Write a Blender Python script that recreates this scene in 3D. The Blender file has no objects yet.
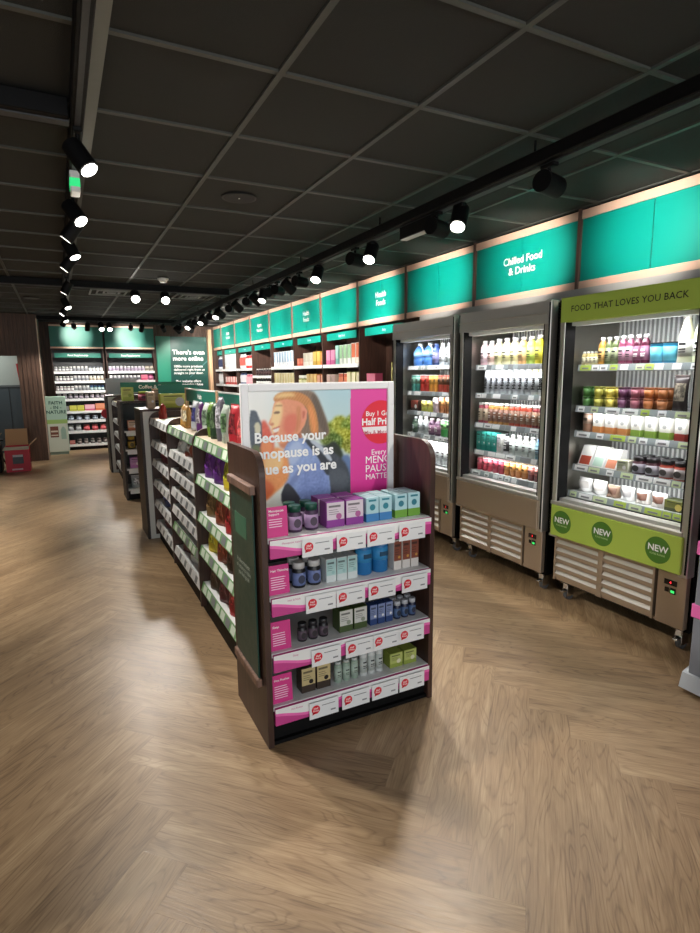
import bpy, math, random
import numpy as np
from mathutils import Vector, Matrix
random.seed(7)
S = bpy.context.scene
COL = S.collection
PI = math.pi

# ------------------------------------------------------------------ camera
cam = bpy.data.cameras.new('camera'); camo = bpy.data.objects.new('camera', cam); COL.objects.link(camo)
cam.sensor_fit = 'HORIZONTAL'; cam.sensor_width = 36.0; cam.lens = 36.0 * 561.93 / 700.0
cam.clip_start = 0.02; cam.clip_end = 60
yaw, pitch, roll = 0.4715, -0.1639, -0.0097
_f = Vector((math.sin(yaw) * math.cos(pitch), math.cos(yaw) * math.cos(pitch), math.sin(pitch)))
_r = Vector((math.cos(yaw), -math.sin(yaw), 0)); _u = _r.cross(_f)
_r2 = math.cos(roll) * _r + math.sin(roll) * _u; _u2 = -math.sin(roll) * _r + math.cos(roll) * _u
M = Matrix((( _r2.x, _u2.x, -_f.x, 0.0), (_r2.y, _u2.y, -_f.y, 0.0), (_r2.z, _u2.z, -_f.z, 1.5), (0, 0, 0, 1)))
camo.matrix_world = M
S.camera = camo

# ------------------------------------------------------------------ world, exposure
S.view_settings.view_transform = 'Standard'; S.view_settings.look = 'None'
S.view_settings.gamma = 1.0; S.view_settings.exposure = 1.0
w = bpy.data.worlds.new('world'); S.world = w; w.use_nodes = True
w.node_tree.nodes['Background'].inputs[0].default_value = (0.93, 0.96, 1.0, 1)
w.node_tree.nodes['Background'].inputs[1].default_value = 0.45

def area(name, loc, size, size_y, energy, direction, color=(1, 1, 1), spread=PI):
    l = bpy.data.lights.new(name, 'AREA'); l.shape = 'RECTANGLE'; l.size = size; l.size_y = size_y
    l.energy = energy; l.color = color; l.spread = spread
    o = bpy.data.objects.new(name, l); COL.objects.link(o); o.location = loc
    o.rotation_euler = Vector(direction).to_track_quat('-Z', 'Y').to_euler()
    return o
# added ambient fill from behind the camera, an unseen made-up source
area('front_fill_light', (-0.3, -2.85, 1.5), 5.0, 2.0, 50, (0, 1, -0.05), (0.95, 0.98, 1.0))

# spot energies (W)
E_SIGN, E_FLOOR, E_FAR, E_BACK, E_SHELF = 54, 50, 75, 34, 42

# ------------------------------------------------------------------ helpers
_m = {}
def lin(c):
    return tuple(((x / 255) / 12.92 if x / 255 <= 0.04045 else ((x / 255 + 0.055) / 1.055) ** 2.4) for x in c)
def mat(col, rough=0.5, metal=0.0, emit=0.0, kind='plain', spec=0.5, noise=0.06, scale=30):
    """procedural principled material from an sRGB 0-255 colour"""
    key = (tuple(col), rough, metal, emit, kind, spec, noise, scale)
    if key in _m: return _m[key]
    m = bpy.data.materials.new('surface_%d' % len(_m)); m.use_nodes = True
    nt = m.node_tree; N = nt.nodes; L = nt.links; b = N['Principled BSDF']
    c = lin(col)
    b.inputs['Base Color'].default_value = (*c, 1); b.inputs['Roughness'].default_value = rough
    b.inputs['Metallic'].default_value = metal
    b.inputs['Specular IOR Level'].default_value = spec
    if emit:
        b.inputs['Emission Color'].default_value = (*c, 1); b.inputs['Emission Strength'].default_value = emit
    tc = N.new('ShaderNodeTexCoord')
    if kind == 'plain' and noise:
        n = N.new('ShaderNodeTexNoise'); n.inputs['Scale'].default_value = scale
        L.new(tc.outputs['Object'], n.inputs['Vector'])
        r = N.new('ShaderNodeMapRange'); r.inputs[3].default_value = max(0.02, rough - noise); r.inputs[4].default_value = min(1, rough + noise)
        L.new(n.outputs[0], r.inputs[0]); L.new(r.outputs[0], b.inputs['Roughness'])
    if kind == 'wood':
        mp = N.new('ShaderNodeMapping'); mp.inputs['Scale'].default_value = (22, 22, 1.3)
        n = N.new('ShaderNodeTexNoise'); n.inputs['Scale'].default_value = 2.2; n.inputs['Detail'].default_value = 7; n.inputs['Distortion'].default_value = 0.6
        L.new(tc.outputs['Object'], mp.inputs[0]); L.new(mp.outputs[0], n.inputs['Vector'])
        cr = N.new('ShaderNodeValToRGB'); cr.color_ramp.elements[0].position = 0.3; cr.color_ramp.elements[1].position = 0.72
        cr.color_ramp.elements[0].color = (*[x * 0.55 for x in c], 1); cr.color_ramp.elements[1].color = (*[min(1, x * 1.5) for x in c], 1)
        L.new(n.outputs[0], cr.inputs[0]); L.new(cr.outputs[0], b.inputs['Base Color'])
        bp = N.new('ShaderNodeBump'); bp.inputs['Strength'].default_value = 0.08; L.new(n.outputs[0], bp.inputs['Height']); L.new(bp.outputs[0], b.inputs['Normal'])
    if kind == 'steel':
        mp = N.new('ShaderNodeMapping'); mp.inputs['Scale'].default_value = (60, 60, 1.5)
        n = N.new('ShaderNodeTexNoise'); n.inputs['Scale'].default_value = 6; n.inputs['Detail'].default_value = 4
        L.new(tc.outputs['Object'], mp.inputs[0]); L.new(mp.outputs[0], n.inputs['Vector'])
        r = N.new('ShaderNodeMapRange'); r.inputs[3].default_value = rough - 0.08; r.inputs[4].default_value = rough + 0.1
        L.new(n.outputs[0], r.inputs[0]); L.new(r.outputs[0], b.inputs['Roughness'])
        bp = N.new('ShaderNodeBump'); bp.inputs['Strength'].default_value = 0.05; L.new(n.outputs[0], bp.inputs['Height']); L.new(bp.outputs[0], b.inputs['Normal'])
    if kind == 'paint':      # uses the mesh's print colours (artwork of a poster)
        a = N.new('ShaderNodeAttribute'); a.attribute_name = 'print'
        L.new(a.outputs['Color'], b.inputs['Base Color'])
    if kind == 'marble':     # printed pattern on packs
        n = N.new('ShaderNodeTexNoise'); n.inputs['Scale'].default_value = scale; n.inputs['Detail'].default_value = 2
        L.new(tc.outputs['Object'], n.inputs['Vector'])
        cr = N.new('ShaderNodeValToRGB'); cr.color_ramp.elements[0].position = 0.42; cr.color_ramp.elements[1].position = 0.58
        cr.color_ramp.elements[0].color = (*[x * 0.35 for x in c], 1); cr.color_ramp.elements[1].color = (*[min(1, x * 1.35 + 0.02) for x in c], 1)
        L.new(n.outputs[0], cr.inputs[0]); L.new(cr.outputs[0], b.inputs['Base Color'])
    _m[key] = m
    return m

class MB:
    def __init__(s): s.v = []; s.f = []; s.m = []; s.sm = []; s.slots = []
    def mi(s, m):
        if m not in s.slots: s.slots.append(m)
        return s.slots.index(m)
    def add(s, vs, fs, m, smooth=False):
        o = len(s.v); s.v += [tuple(v) for v in vs]; k = s.mi(m)
        for f in fs: s.f.append(tuple(i + o for i in f)); s.m.append(k); s.sm.append(smooth)
        return s
    def box(s, x0, x1, y0, y1, z0, z1, m, c=0.0):
        if x1 < x0: x0, x1 = x1, x0
        if y1 < y0: y0, y1 = y1, y0
        if z1 < z0: z0, z1 = z1, z0
        if c <= 0:
            vs = [(x, y, z) for x in (x0, x1) for y in (y0, y1) for z in (z0, z1)]
            fs = [(0, 1, 3, 2), (4, 6, 7, 5), (0, 4, 5, 1), (2, 3, 7, 6), (0, 2, 6, 4), (1, 5, 7, 3)]
            return s.add(vs, fs, m)
        c = min(c, (x1 - x0) / 2.01, (y1 - y0) / 2.01, (z1 - z0) / 2.01)
        X = (x0, x1); Y = (y0, y1); Z = (z0, z1); vs = []; idx = {}
        for a in (0, 1):
            for b in (0, 1):
                for d in (0, 1):
                    sx, sy, sz = (c if a == 0 else -c), (c if b == 0 else -c), (c if d == 0 else -c)
                    for k, p in enumerate(((X[a], Y[b] + sy, Z[d] + sz), (X[a] + sx, Y[b], Z[d] + sz), (X[a] + sx, Y[b] + sy, Z[d]))):
                        idx[a, b, d, k] = len(vs); vs.append(p)
        fs = []
        for a in (0, 1):
            q = [idx[a, 0, 0, 0], idx[a, 1, 0, 0], idx[a, 1, 1, 0], idx[a, 0, 1, 0]]; fs.append(q if a else q[::-1])
            q = [idx[0, a, 0, 1], idx[1, a, 0, 1], idx[1, a, 1, 1], idx[0, a, 1, 1]]; fs.append(q[::-1] if a else q)
            q = [idx[0, 0, a, 2], idx[1, 0, a, 2], idx[1, 1, a, 2], idx[0, 1, a, 2]]; fs.append(q if a else q[::-1])
        for a in (0, 1):
            for b in (0, 1):
                p = (a + b) % 2 == 0
                q = [idx[a, b, 0, 0], idx[a, b, 0, 1], idx[a, b, 1, 1], idx[a, b, 1, 0]]; fs.append(q if p else q[::-1])
                q = [idx[a, 0, b, 0], idx[a, 0, b, 2], idx[a, 1, b, 2], idx[a, 1, b, 0]]; fs.append(q[::-1] if p else q)
                q = [idx[0, a, b, 1], idx[0, a, b, 2], idx[1, a, b, 2], idx[1, a, b, 1]]; fs.append(q if p else q[::-1])
        for a in (0, 1):
            for b in (0, 1):
                for d in (0, 1):
                    q = [idx[a, b, d, 0], idx[a, b, d, 1], idx[a, b, d, 2]]
                    fs.append(q if (a + b + d) % 2 == 0 else q[::-1])
        return s.add(vs, fs, m)
    def lathe(s, prof, m, n=16, c=(0, 0), mats=None, smooth=True, sx=1.0, sy=1.0):
        vs = []
        for r, z in prof:
            for k in range(n):
                a = 2 * PI * k / n; vs.append((c[0] + r * sx * math.cos(a), c[1] + r * sy * math.sin(a), z))
        for i in range(len(prof) - 1):
            fs = [(i * n + k, i * n + (k + 1) % n, (i + 1) * n + (k + 1) % n, (i + 1) * n + k) for k in range(n)]
            o = len(s.v) if i == 0 else o
            if i == 0: s.v += vs
            mm = s.mi(mats[i] if mats else m)
            for f in fs: s.f.append(tuple(j + o for j in f)); s.m.append(mm); s.sm.append(smooth)
        if prof[0][0] > 1e-5: s.f.append(tuple(o + k for k in range(n))[::-1]); s.m.append(s.mi(mats[0] if mats else m)); s.sm.append(False)
        if prof[-1][0] > 1e-5: s.f.append(tuple(o + (len(prof) - 1) * n + k for k in range(n))); s.m.append(s.mi(mats[-1] if mats else m)); s.sm.append(False)
        return s
    def tube(s, p0, p1, r, m, n=12, r1=None):
        p0 = Vector(p0); p1 = Vector(p1); d = (p1 - p0).normalized(); r1 = r if r1 is None else r1
        a = d.orthogonal().normalized(); b = d.cross(a); vs = []
        for p, rr in ((p0, r), (p1, r1)):
            for k in range(n):
                t = 2 * PI * k / n; vs.append(p + a * rr * math.cos(t) + b * rr * math.sin(t))
        s.add(vs, [(k, (k + 1) % n, n + (k + 1) % n, n + k) for k in range(n)], m, True)
        s.add([vs[k] for k in range(n)], [tuple(range(n))[::-1]], m); s.add([vs[n + k] for k in range(n)], [tuple(range(n))], m)
        return s
    def prism(s, poly, axis, a0, a1, m, cap=True):
        """poly = 2D points in the two axes other than axis"""
        def P(p, t):
            return {'x': (t, p[0], p[1]), 'y': (p[0], t, p[1]), 'z': (p[0], p[1], t)}[axis]
        n = len(poly); vs = [P(p, a0) for p in poly] + [P(p, a1) for p in poly]
        fs = [(k, (k + 1) % n, n + (k + 1) % n, n + k) for k in range(n)]
        if cap: fs += [tuple(range(n))[::-1], tuple(range(n, 2 * n))]
        return s.add(vs, fs, m)
    def mesh(s, name):
        me = bpy.data.meshes.new(name); me.from_pydata([tuple(v) for v in s.v], [], s.f)
        for m in s.slots: me.materials.append(m)
        me.polygons.foreach_set('material_index', s.m); me.polygons.foreach_set('use_smooth', s.sm)
        import bmesh
        bm = bmesh.new(); bm.from_mesh(me); bmesh.ops.recalc_face_normals(bm, faces=bm.faces); bm.to_mesh(me); bm.free()
        me.update(); return me

def obj(name, mb, parent=None, loc=(0, 0, 0), rot=(0, 0, 0)):
    me = mb.mesh(name) if isinstance(mb, MB) else mb
    o = bpy.data.objects.new(name, me); COL.objects.link(o); o.location = loc; o.rotation_euler = rot
    if parent: o.parent = parent
    return o
def tag(o, label=None, cat=None, group=None, kind=None):
    if label: o['label'] = label
    if cat: o['category'] = cat
    if group: o['group'] = group
    if kind: o['kind'] = kind
    return o
def thing(name, label, cat, loc=(0, 0, 0), rz=0.0, group=None):
    o = bpy.data.objects.new(name, None); COL.objects.link(o); o.location = loc; o.rotation_euler = (0, 0, rz)
    o.empty_display_size = 0.05
    return tag(o, label, cat, group)
def struct(name, mb, parent=None, **k):
    o = obj(name, mb, parent, **k)
    if not parent: o['kind'] = 'structure'
    return o

_tx = {}
def text_mesh(txt, size, m, align='CENTER', bold=0.012, spacing=1.0, line=1.0):
    key = (txt, size, m.name, align, bold, spacing, line)
    if key in _tx: return _tx[key]
    c = bpy.data.curves.new('lettering', 'FONT'); c.body = txt; c.size = size; c.align_x = align; c.align_y = 'CENTER'
    c.offset = bold * size; c.resolution_u = 2 if size < 0.06 else 4; c.space_character = spacing; c.space_line = line
    o = bpy.data.objects.new('lettering', c); COL.objects.link(o)
    bpy.context.view_layer.update()
    me = bpy.data.meshes.new_from_object(o.evaluated_get(bpy.context.evaluated_depsgraph_get()))
    me.name = 'lettering'
    bpy.data.objects.remove(o); bpy.data.curves.remove(c)
    me.materials.clear(); me.materials.append(m); _tx[key] = me
    return me
def text(txt, size, m, parent, loc, face='-y', name='lettering', tilt=0.0, **k):
    o = obj(name, text_mesh(txt, size, m, **k), parent, loc)
    o.rotation_mode = 'XYZ'
    if face == '-y': o.rotation_euler = (PI / 2, tilt, 0)
    elif face == '-x': o.rotation_euler = (PI / 2, tilt, -PI / 2)
    return o
ORD = ['first', 'second', 'third', 'fourth', 'fifth', 'sixth', 'seventh', 'eighth', 'ninth', 'tenth', 'eleventh', 'twelfth', 'thirteenth', 'fourteenth', 'fifteenth', 'sixteenth', 'seventeenth', 'eighteenth', 'nineteenth', 'twentieth']

# ------------------------------------------------------------------ common materials
WHITE = mat((235, 235, 232), 0.4); WHITEM = mat((225, 226, 226), 0.45)
BLACK = mat((6, 6, 7), 0.6, spec=0.2); BLACKG = mat((10, 10, 11), 0.25); DGREY = mat((52, 54, 56), 0.5)
STEEL = mat((206, 202, 194), 0.38, 0.8, kind='steel'); STEELD = mat((196, 194, 190), 0.42, 0.75, kind='steel'); STEELI = mat((150, 146, 138), 0.3, 1.0, kind='steel')
STEELW = mat((182, 164, 144), 0.42, 0.7, kind='steel'); CHROME = mat((215, 215, 215), 0.18, 1.0)
WALNUT = mat((62, 41, 33), 0.42, kind='wood'); WALNUTD = mat((44, 32, 27), 0.5, kind='wood')
OAK = mat((196, 158, 124), 0.5, kind='wood'); PANEL = mat((84, 60, 46), 0.55, kind='wood')
TEAL = mat((0, 150, 134), 0.38); TEALD = mat((10, 112, 96), 0.45); DGREEN = mat((22, 62, 52), 0.4)
SIGNW = mat((250, 250, 248), 0.5); LIME = mat((172, 196, 80), 0.45); LIMED = mat((74, 122, 36), 0.5)
PINK = mat((196, 66, 138), 0.45); PINKL = mat((236, 110, 180), 0.45); RED = mat((214, 32, 52), 0.45)
FRAMEW = mat((224, 186, 162), 0.45, scale=6)
TKT = mat((228, 230, 230), 0.45); TKTG = mat((128, 132, 134), 0.45); TKTGR = mat((120, 168, 112), 0.45)
INK = mat((30, 32, 34), 0.6); INKG = mat((130, 132, 134), 0.6)

# ================================================================== STRUCTURE
# floor: every plank of the herringbone is a face with its own grain coordinates
def floor():
    w_ = 0.1667; n = 7; X0 = 1.0586; Y0 = 0.0584
    # joint: rows/cols on a 45 degree lattice
    verts = []; faces = []; uvs = []; rnd = []
    q = math.sqrt(0.5)
    def W(a, b):    # lattice units -> world
        return ((a - b) * q * w_ + X0, (a + b) * q * w_ + Y0)
    xmin, xmax, ymin, ymax = -4.1, 3.7, -2.9, 14.5
    R = range(-90, 110)
    rg = random.Random(3)
    for j in R:
        for i in R:
            t = (i - j) % (2 * n)
            if t == 0: rect = (i, j, i + n, j + 1, 0)       # along a
            elif t == 2 * n - 1: rect = (i, j, i + 1, j + n, 1)  # along b: column i, rows j..j+n-1
            else: continue
            a0, b0, a1, b1, o = rect
            cx, cy = W((a0 + a1) / 2, (b0 + b1) / 2)
            if not (xmin - .5 < cx < xmax + .5 and ymin - .5 < cy < ymax + .5): continue
            P = [W(a0, b0), W(a1, b0), W(a1, b1), W(a0, b1)]
            k = len(verts); verts += [(x, y, 0) for x, y in P]; faces.append((k, k + 1, k + 2, k + 3))
            L = n * w_
            uvs += ([(0, 0), (L, 0), (L, w_), (0, w_)] if o == 0 else [(0, 0), (0, w_), (L, w_), (L, 0)])
            rnd.append(rg.random())
    me = bpy.data.meshes.new('floor'); me.from_pydata(verts, [], faces)
    uv = me.uv_layers.new(name='plank'); uv.data.foreach_set('uv', [c for p in uvs for c in p])
    at = me.attributes.new('tone', 'FLOAT', 'FACE'); at.data.foreach_set('value', rnd)
    m = bpy.data.materials.new('oak_vinyl_planks'); m.use_nodes = True; nt = m.node_tree; N = nt.nodes; L = nt.links; b = N['Principled BSDF']
    u = N.new('ShaderNodeUVMap'); u.uv_map = 'plank'
    a = N.new('ShaderNodeAttribute'); a.attribute_name = 'tone'
    sx = N.new('ShaderNodeSeparateXYZ'); L.new(u.outputs[0], sx.inputs[0])
    def mth(op, x, y=None):
        nn = N.new('ShaderNodeMath'); nn.operation = op
        for i, z in enumerate((x, y)):
            if z is None: continue
            if isinstance(z, (int, float)): nn.inputs[i].default_value = z
            else: L.new(z, nn.inputs[i])
        return nn.outputs[0]
    off = mth('MULTIPLY', a.outputs['Fac'], 83.0)
    def coord(su, sv):
        c = N.new('ShaderNodeCombineXYZ'); L.new(mth('ADD', mth('MULTIPLY', sx.outputs[0], su), off), c.inputs[0])
        L.new(mth('MULTIPLY', sx.outputs[1], sv), c.inputs[1]); L.new(off, c.inputs[2]); return c.outputs[0]
    def noise(c, sc, det, dist=0.0, rough=0.55):
        nn = N.new('ShaderNodeTexNoise'); nn.inputs['Scale'].default_value = sc; nn.inputs['Detail'].default_value = det
        nn.inputs['Distortion'].default_value = dist; nn.inputs['Roughness'].default_value = rough; L.new(c, nn.inputs['Vector']); return nn.outputs[0]
    fine = noise(coord(3.0, 60.0), 3.0, 5)
    mid = noise(coord(1.6, 14.0), 1.6, 4, 0.5)
    cath = noise(coord(1.1, 7.0), 1.5, 1.5, 0.4)     # smooth field; its contour lines are the cathedral grain
    rings = mth('FRACT', mth('MULTIPLY', cath, 15.0))
    tri = mth('ABSOLUTE', mth('SUBTRACT', rings, 0.5))            # 0..0.5
    line = mth('SUBTRACT', 1.0, mth('MINIMUM', mth('MULTIPLY', tri, 5.0), 1.0))
    val = mth('ADD', mth('MULTIPLY', fine, 0.42), mth('MULTIPLY', mid, 0.5))
    val = mth('SUBTRACT', val, mth('MULTIPLY', line, 0.13))
    val = mth('ADD', val, mth('MULTIPLY', mth('SUBTRACT', a.outputs['Fac'], 0.5), 0.14))
    cr = N.new('ShaderNodeValToRGB'); e = cr.color_ramp.elements
    e[0].position = 0.2; e[0].color = (*lin((120, 95, 68)), 1); e[1].position = 0.72; e[1].color = (*lin((196, 169, 132)), 1)
    k = cr.color_ramp.elements.new(0.46); k.color = (*lin((162, 133, 99)), 1)
    L.new(val, cr.inputs[0])
    # joints
    du = mth('MINIMUM', sx.outputs[0], mth('SUBTRACT', n * w_, sx.outputs[0]))
    dv = mth('MINIMUM', sx.outputs[1], mth('SUBTRACT', w_, sx.outputs[1]))
    d = mth('MINIMUM', mth('MULTIPLY', mth('MINIMUM', du, dv), 900.0), 1.0)
    mx = N.new('ShaderNodeMix'); mx.data_type = 'RGBA'; L.new(mth('ADD', mth('MULTIPLY', d, 0.45), 0.55), mx.inputs[0])
    mx.inputs[6].default_value = (*lin((104, 76, 52)), 1); L.new(cr.outputs[0], mx.inputs[7]); L.new(mx.outputs[2], b.inputs['Base Color'])
    L.new(mth('ADD', mth('MULTIPLY', fine, 0.24), 0.25), b.inputs['Roughness'])
    b.inputs['Specular IOR Level'].default_value = 0.55
    bp = N.new('ShaderNodeBump'); bp.inputs['Strength'].default_value = 0.16; bp.inputs['Distance'].default_value = 0.004
    L.new(mth('ADD', mth('ADD', mth('MULTIPLY', fine, 0.8), mth('MULTIPLY', a.outputs['Fac'], 0.0)), mth('MULTIPLY', d, 0.6)), bp.inputs['Height']); L.new(bp.outputs[0], b.inputs['Normal'])
    me.materials.append(m)
    o = bpy.data.objects.new('floor', me); COL.objects.link(o); o['kind'] = 'structure'
floor()

# ceiling: tiles and T bar grid
H = 2.575
def ceiling():
    tm = bpy.data.materials.new('ceiling_tile'); tm.use_nodes = True; nt = tm.node_tree; b = nt.nodes['Principled BSDF']
    b.inputs['Base Color'].default_value = (*lin((47, 49, 46)), 1); b.inputs['Roughness'].default_value = 0.85
    tc = nt.nodes.new('ShaderNodeTexCoord'); n = nt.nodes.new('ShaderNodeTexNoise'); n.inputs['Scale'].default_value = 260; n.inputs['Detail'].default_value = 3
    nt.links.new(tc.outputs['Object'], n.inputs['Vector'])
    cr = nt.nodes.new('ShaderNodeValToRGB'); cr.color_ramp.elements[0].color = (*lin((24, 25, 23)), 1); cr.color_ramp.elements[1].color = (*lin((47, 48, 44)), 1)
    nt.links.new(n.outputs[0], cr.inputs[0]); nt.links.new(cr.outputs[0], b.inputs['Base Color'])
    bp = nt.nodes.new('ShaderNodeBump'); bp.inputs['Strength'].default_value = 0.4; bp.inputs['Distance'].default_value = 0.003
    nt.links.new(n.outputs[0], bp.inputs['Height']); nt.links.new(bp.outputs[0], b.inputs['Normal'])
    mb = MB(); mb.box(-4.2, 3.75, -3.0, 14.6, H + 0.006, H + 0.06, tm); struct('ceiling', mb)
    bar = mat((70, 72, 67), 0.5); mb = MB()
    for k in range(-8, 6):
        x = 0.806 + 0.6 * k
        if -4.1 < x < 3.6: mb.box(x - 0.012, x + 0.012, -3.0, 14.6, H - 0.004, H + 0.007, bar)
    for k in range(-8, 22):
        y = 2.103 + 0.6 * k
        if y > -2.9: mb.box(-4.2, 3.75, y - 0.012, y + 0.012, H - 0.003, H + 0.006, bar)
    struct('trim_1', mb)
ceiling()

mb = MB(); mb.box(3.62, 3.72, -3.0, 14.6, 0, H + 0.05, PANEL); struct('wall_right', mb)
mb = MB(); mb.box(-4.2, -4.1, -3.0, 14.6, 0, H + 0.05, mat((150, 146, 140), 0.7)); struct('wall_left', mb)
mb = MB()
mb.box(-0.27, 3.62, 13.05, 13.15, 0, H, PANEL)
for k in range(26): mb.box(1.90 + k * 0.066, 1.958 + k * 0.066, 13.035, 13.05, 0, H, PANEL)
struct('wall_back', mb)
# timber clad front of the back room with its doorway, and the lining of the opening
mb = MB()
for x0, x1, z0, z1 in ((-0.62, -0.27, 0, H), (-2.0, -0.62, 1.86, H), (-4.1, -2.0, 0, H)):
    mb.box(x0, x1, 11.5, 11.6, z0, z1, PANEL)
x = -4.05
while x < -0.3:
    z0 = 1.86 if -2.0 < x < -0.66 else 0.0
    mb.box(x, x + 0.055, 11.488, 11.5, z0, H, PANEL); x += 0.07
mb.box(-0.285, -0.27, 11.6, 13.05, 0, H, PANEL)
struct('wall_timber', mb)
mb = MB(); mb.box(-0.282, -0.262, 11.478, 11.49, 0, 2.5, mat((186, 160, 140), 0.5)); struct('trim_2', mb)
mb = MB(); mb.box(-4.1, -0.285, 13.0, 13.1, 0.0, 1.32, mat((74, 86, 90), 0.5)); mb.box(-4.1, -0.285, 13.0, 13.1, 1.32, H, mat((188, 200, 190), 0.6))
for k in range(8): mb.box(-3.6 + 0.45 * k, -3.59 + 0.45 * k, 12.99, 13.0, 0, 1.32, mat((40, 48, 52), 0.5))
mb.box(-4.1, -0.285, 12.985, 13.0, 1.30, 1.34, mat((96, 104, 104), 0.5))
struct('wall_backroom', mb)
area('backroom_lamp', (-1.5, 12.3, 2.5), 0.6, 0.6, 9, (0, 0, -1))

# ================================================================== SIGN BAND over the right wall
SX = 3.2
div = [1.775 + 1.0575 * k for k in range(11)]   # 1.775 .. 12.35
div = [0.72] + [2.83 - 1.055] + [2.83, 3.91, 4.975, 6.02, 7.08, 8.13, 9.18, 10.23, 11.28, 12.34, 13.03]
names = {2: ('Chilled Food\n& Drinks', 0.078), 4: ('Health\nFoods', 0.085), 6: ('Health\nFoods', 0.085), 8: ('Sports\nNutrition', 0.085), 10: ('Sports\nNutrition', 0.085)}
sgn = ['teal wall sign panel in oak frame cut by the right photo edge', 'blank teal wall sign panel above the right fridge', 'teal wall sign reading Chilled Food & Drinks above middle fridge',
       'blank teal wall sign panel above the left fridge', 'teal wall sign with two white words directly left of fridges',
       'blank teal wall sign above shelves with pink and mint cartons', 'teal wall sign with two words above the second bay beyond fridges',
       'blank teal wall sign above shelf of white striped cartons', 'teal wall sign with two words above the far bottle bay',
       'blank teal wall sign above red and white pouches', 'farthest teal wall sign carrying two white words', 'narrow farthest teal wall sign panel touching the back wall']
for i in range(12):
    y0, y1 = div[i] + 0.012, div[i + 1] - 0.012
    t = thing('wall_sign', sgn[i], 'sign', (SX, (y0 + y1) / 2, 2.045), -PI / 2, 'teal signs above the right wall'); W2 = (y1 - y0) / 2
    mb = MB(); seam = 0.003
    mb.box(-W2, -seam, 0.0, 0.02, 0.055, 0.455, TEAL); mb.box(seam, W2, 0.0, 0.02, 0.055, 0.455, TEAL); mb.box(-seam, seam, 0.006, 0.02, 0.055, 0.455, INK)
    obj('sign_panel', mb, t)
    mb = MB(); mb.box(-W2, W2, -0.012, 0.02, 0.0, 0.055, FRAMEW, 0.002); obj('frame_rail', mb, t)
    mb = MB(); mb.box(-W2, W2, -0.012, 0.02, 0.455, 0.51, FRAMEW, 0.002); obj('frame_rail', mb, t)
    mb = MB(); mb.box(-W2, W2, 0.02, 0.38, 0.0, 0.015, WALNUTD); mb.box(-W2, W2, 0.36, 0.38, 0.0, 0.51, WALNUTD); obj('back_box', mb, t)
    if i in names: text(names[i][0], names[i][1], SIGNW, t, (0, -0.002, 0.26), bold=0.02)
mb = MB()
for y in div[1:-1]: mb.box(SX - 0.02, SX + 0.03, y - 0.012, y + 0.012, 2.035, 2.565, mat((112, 84, 74), 0.5, kind='wood'))
struct('trim_3', mb)

mb = MB(); mb.box(3.12, 3.2, 0.75, 4.62, 1.945, 2.04, mat((176, 174, 170), 0.5)); mb.box(3.2, 3.6, 0.75, 1.55, 0, 2.04, WALNUT); struct('trim_6', mb)

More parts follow.
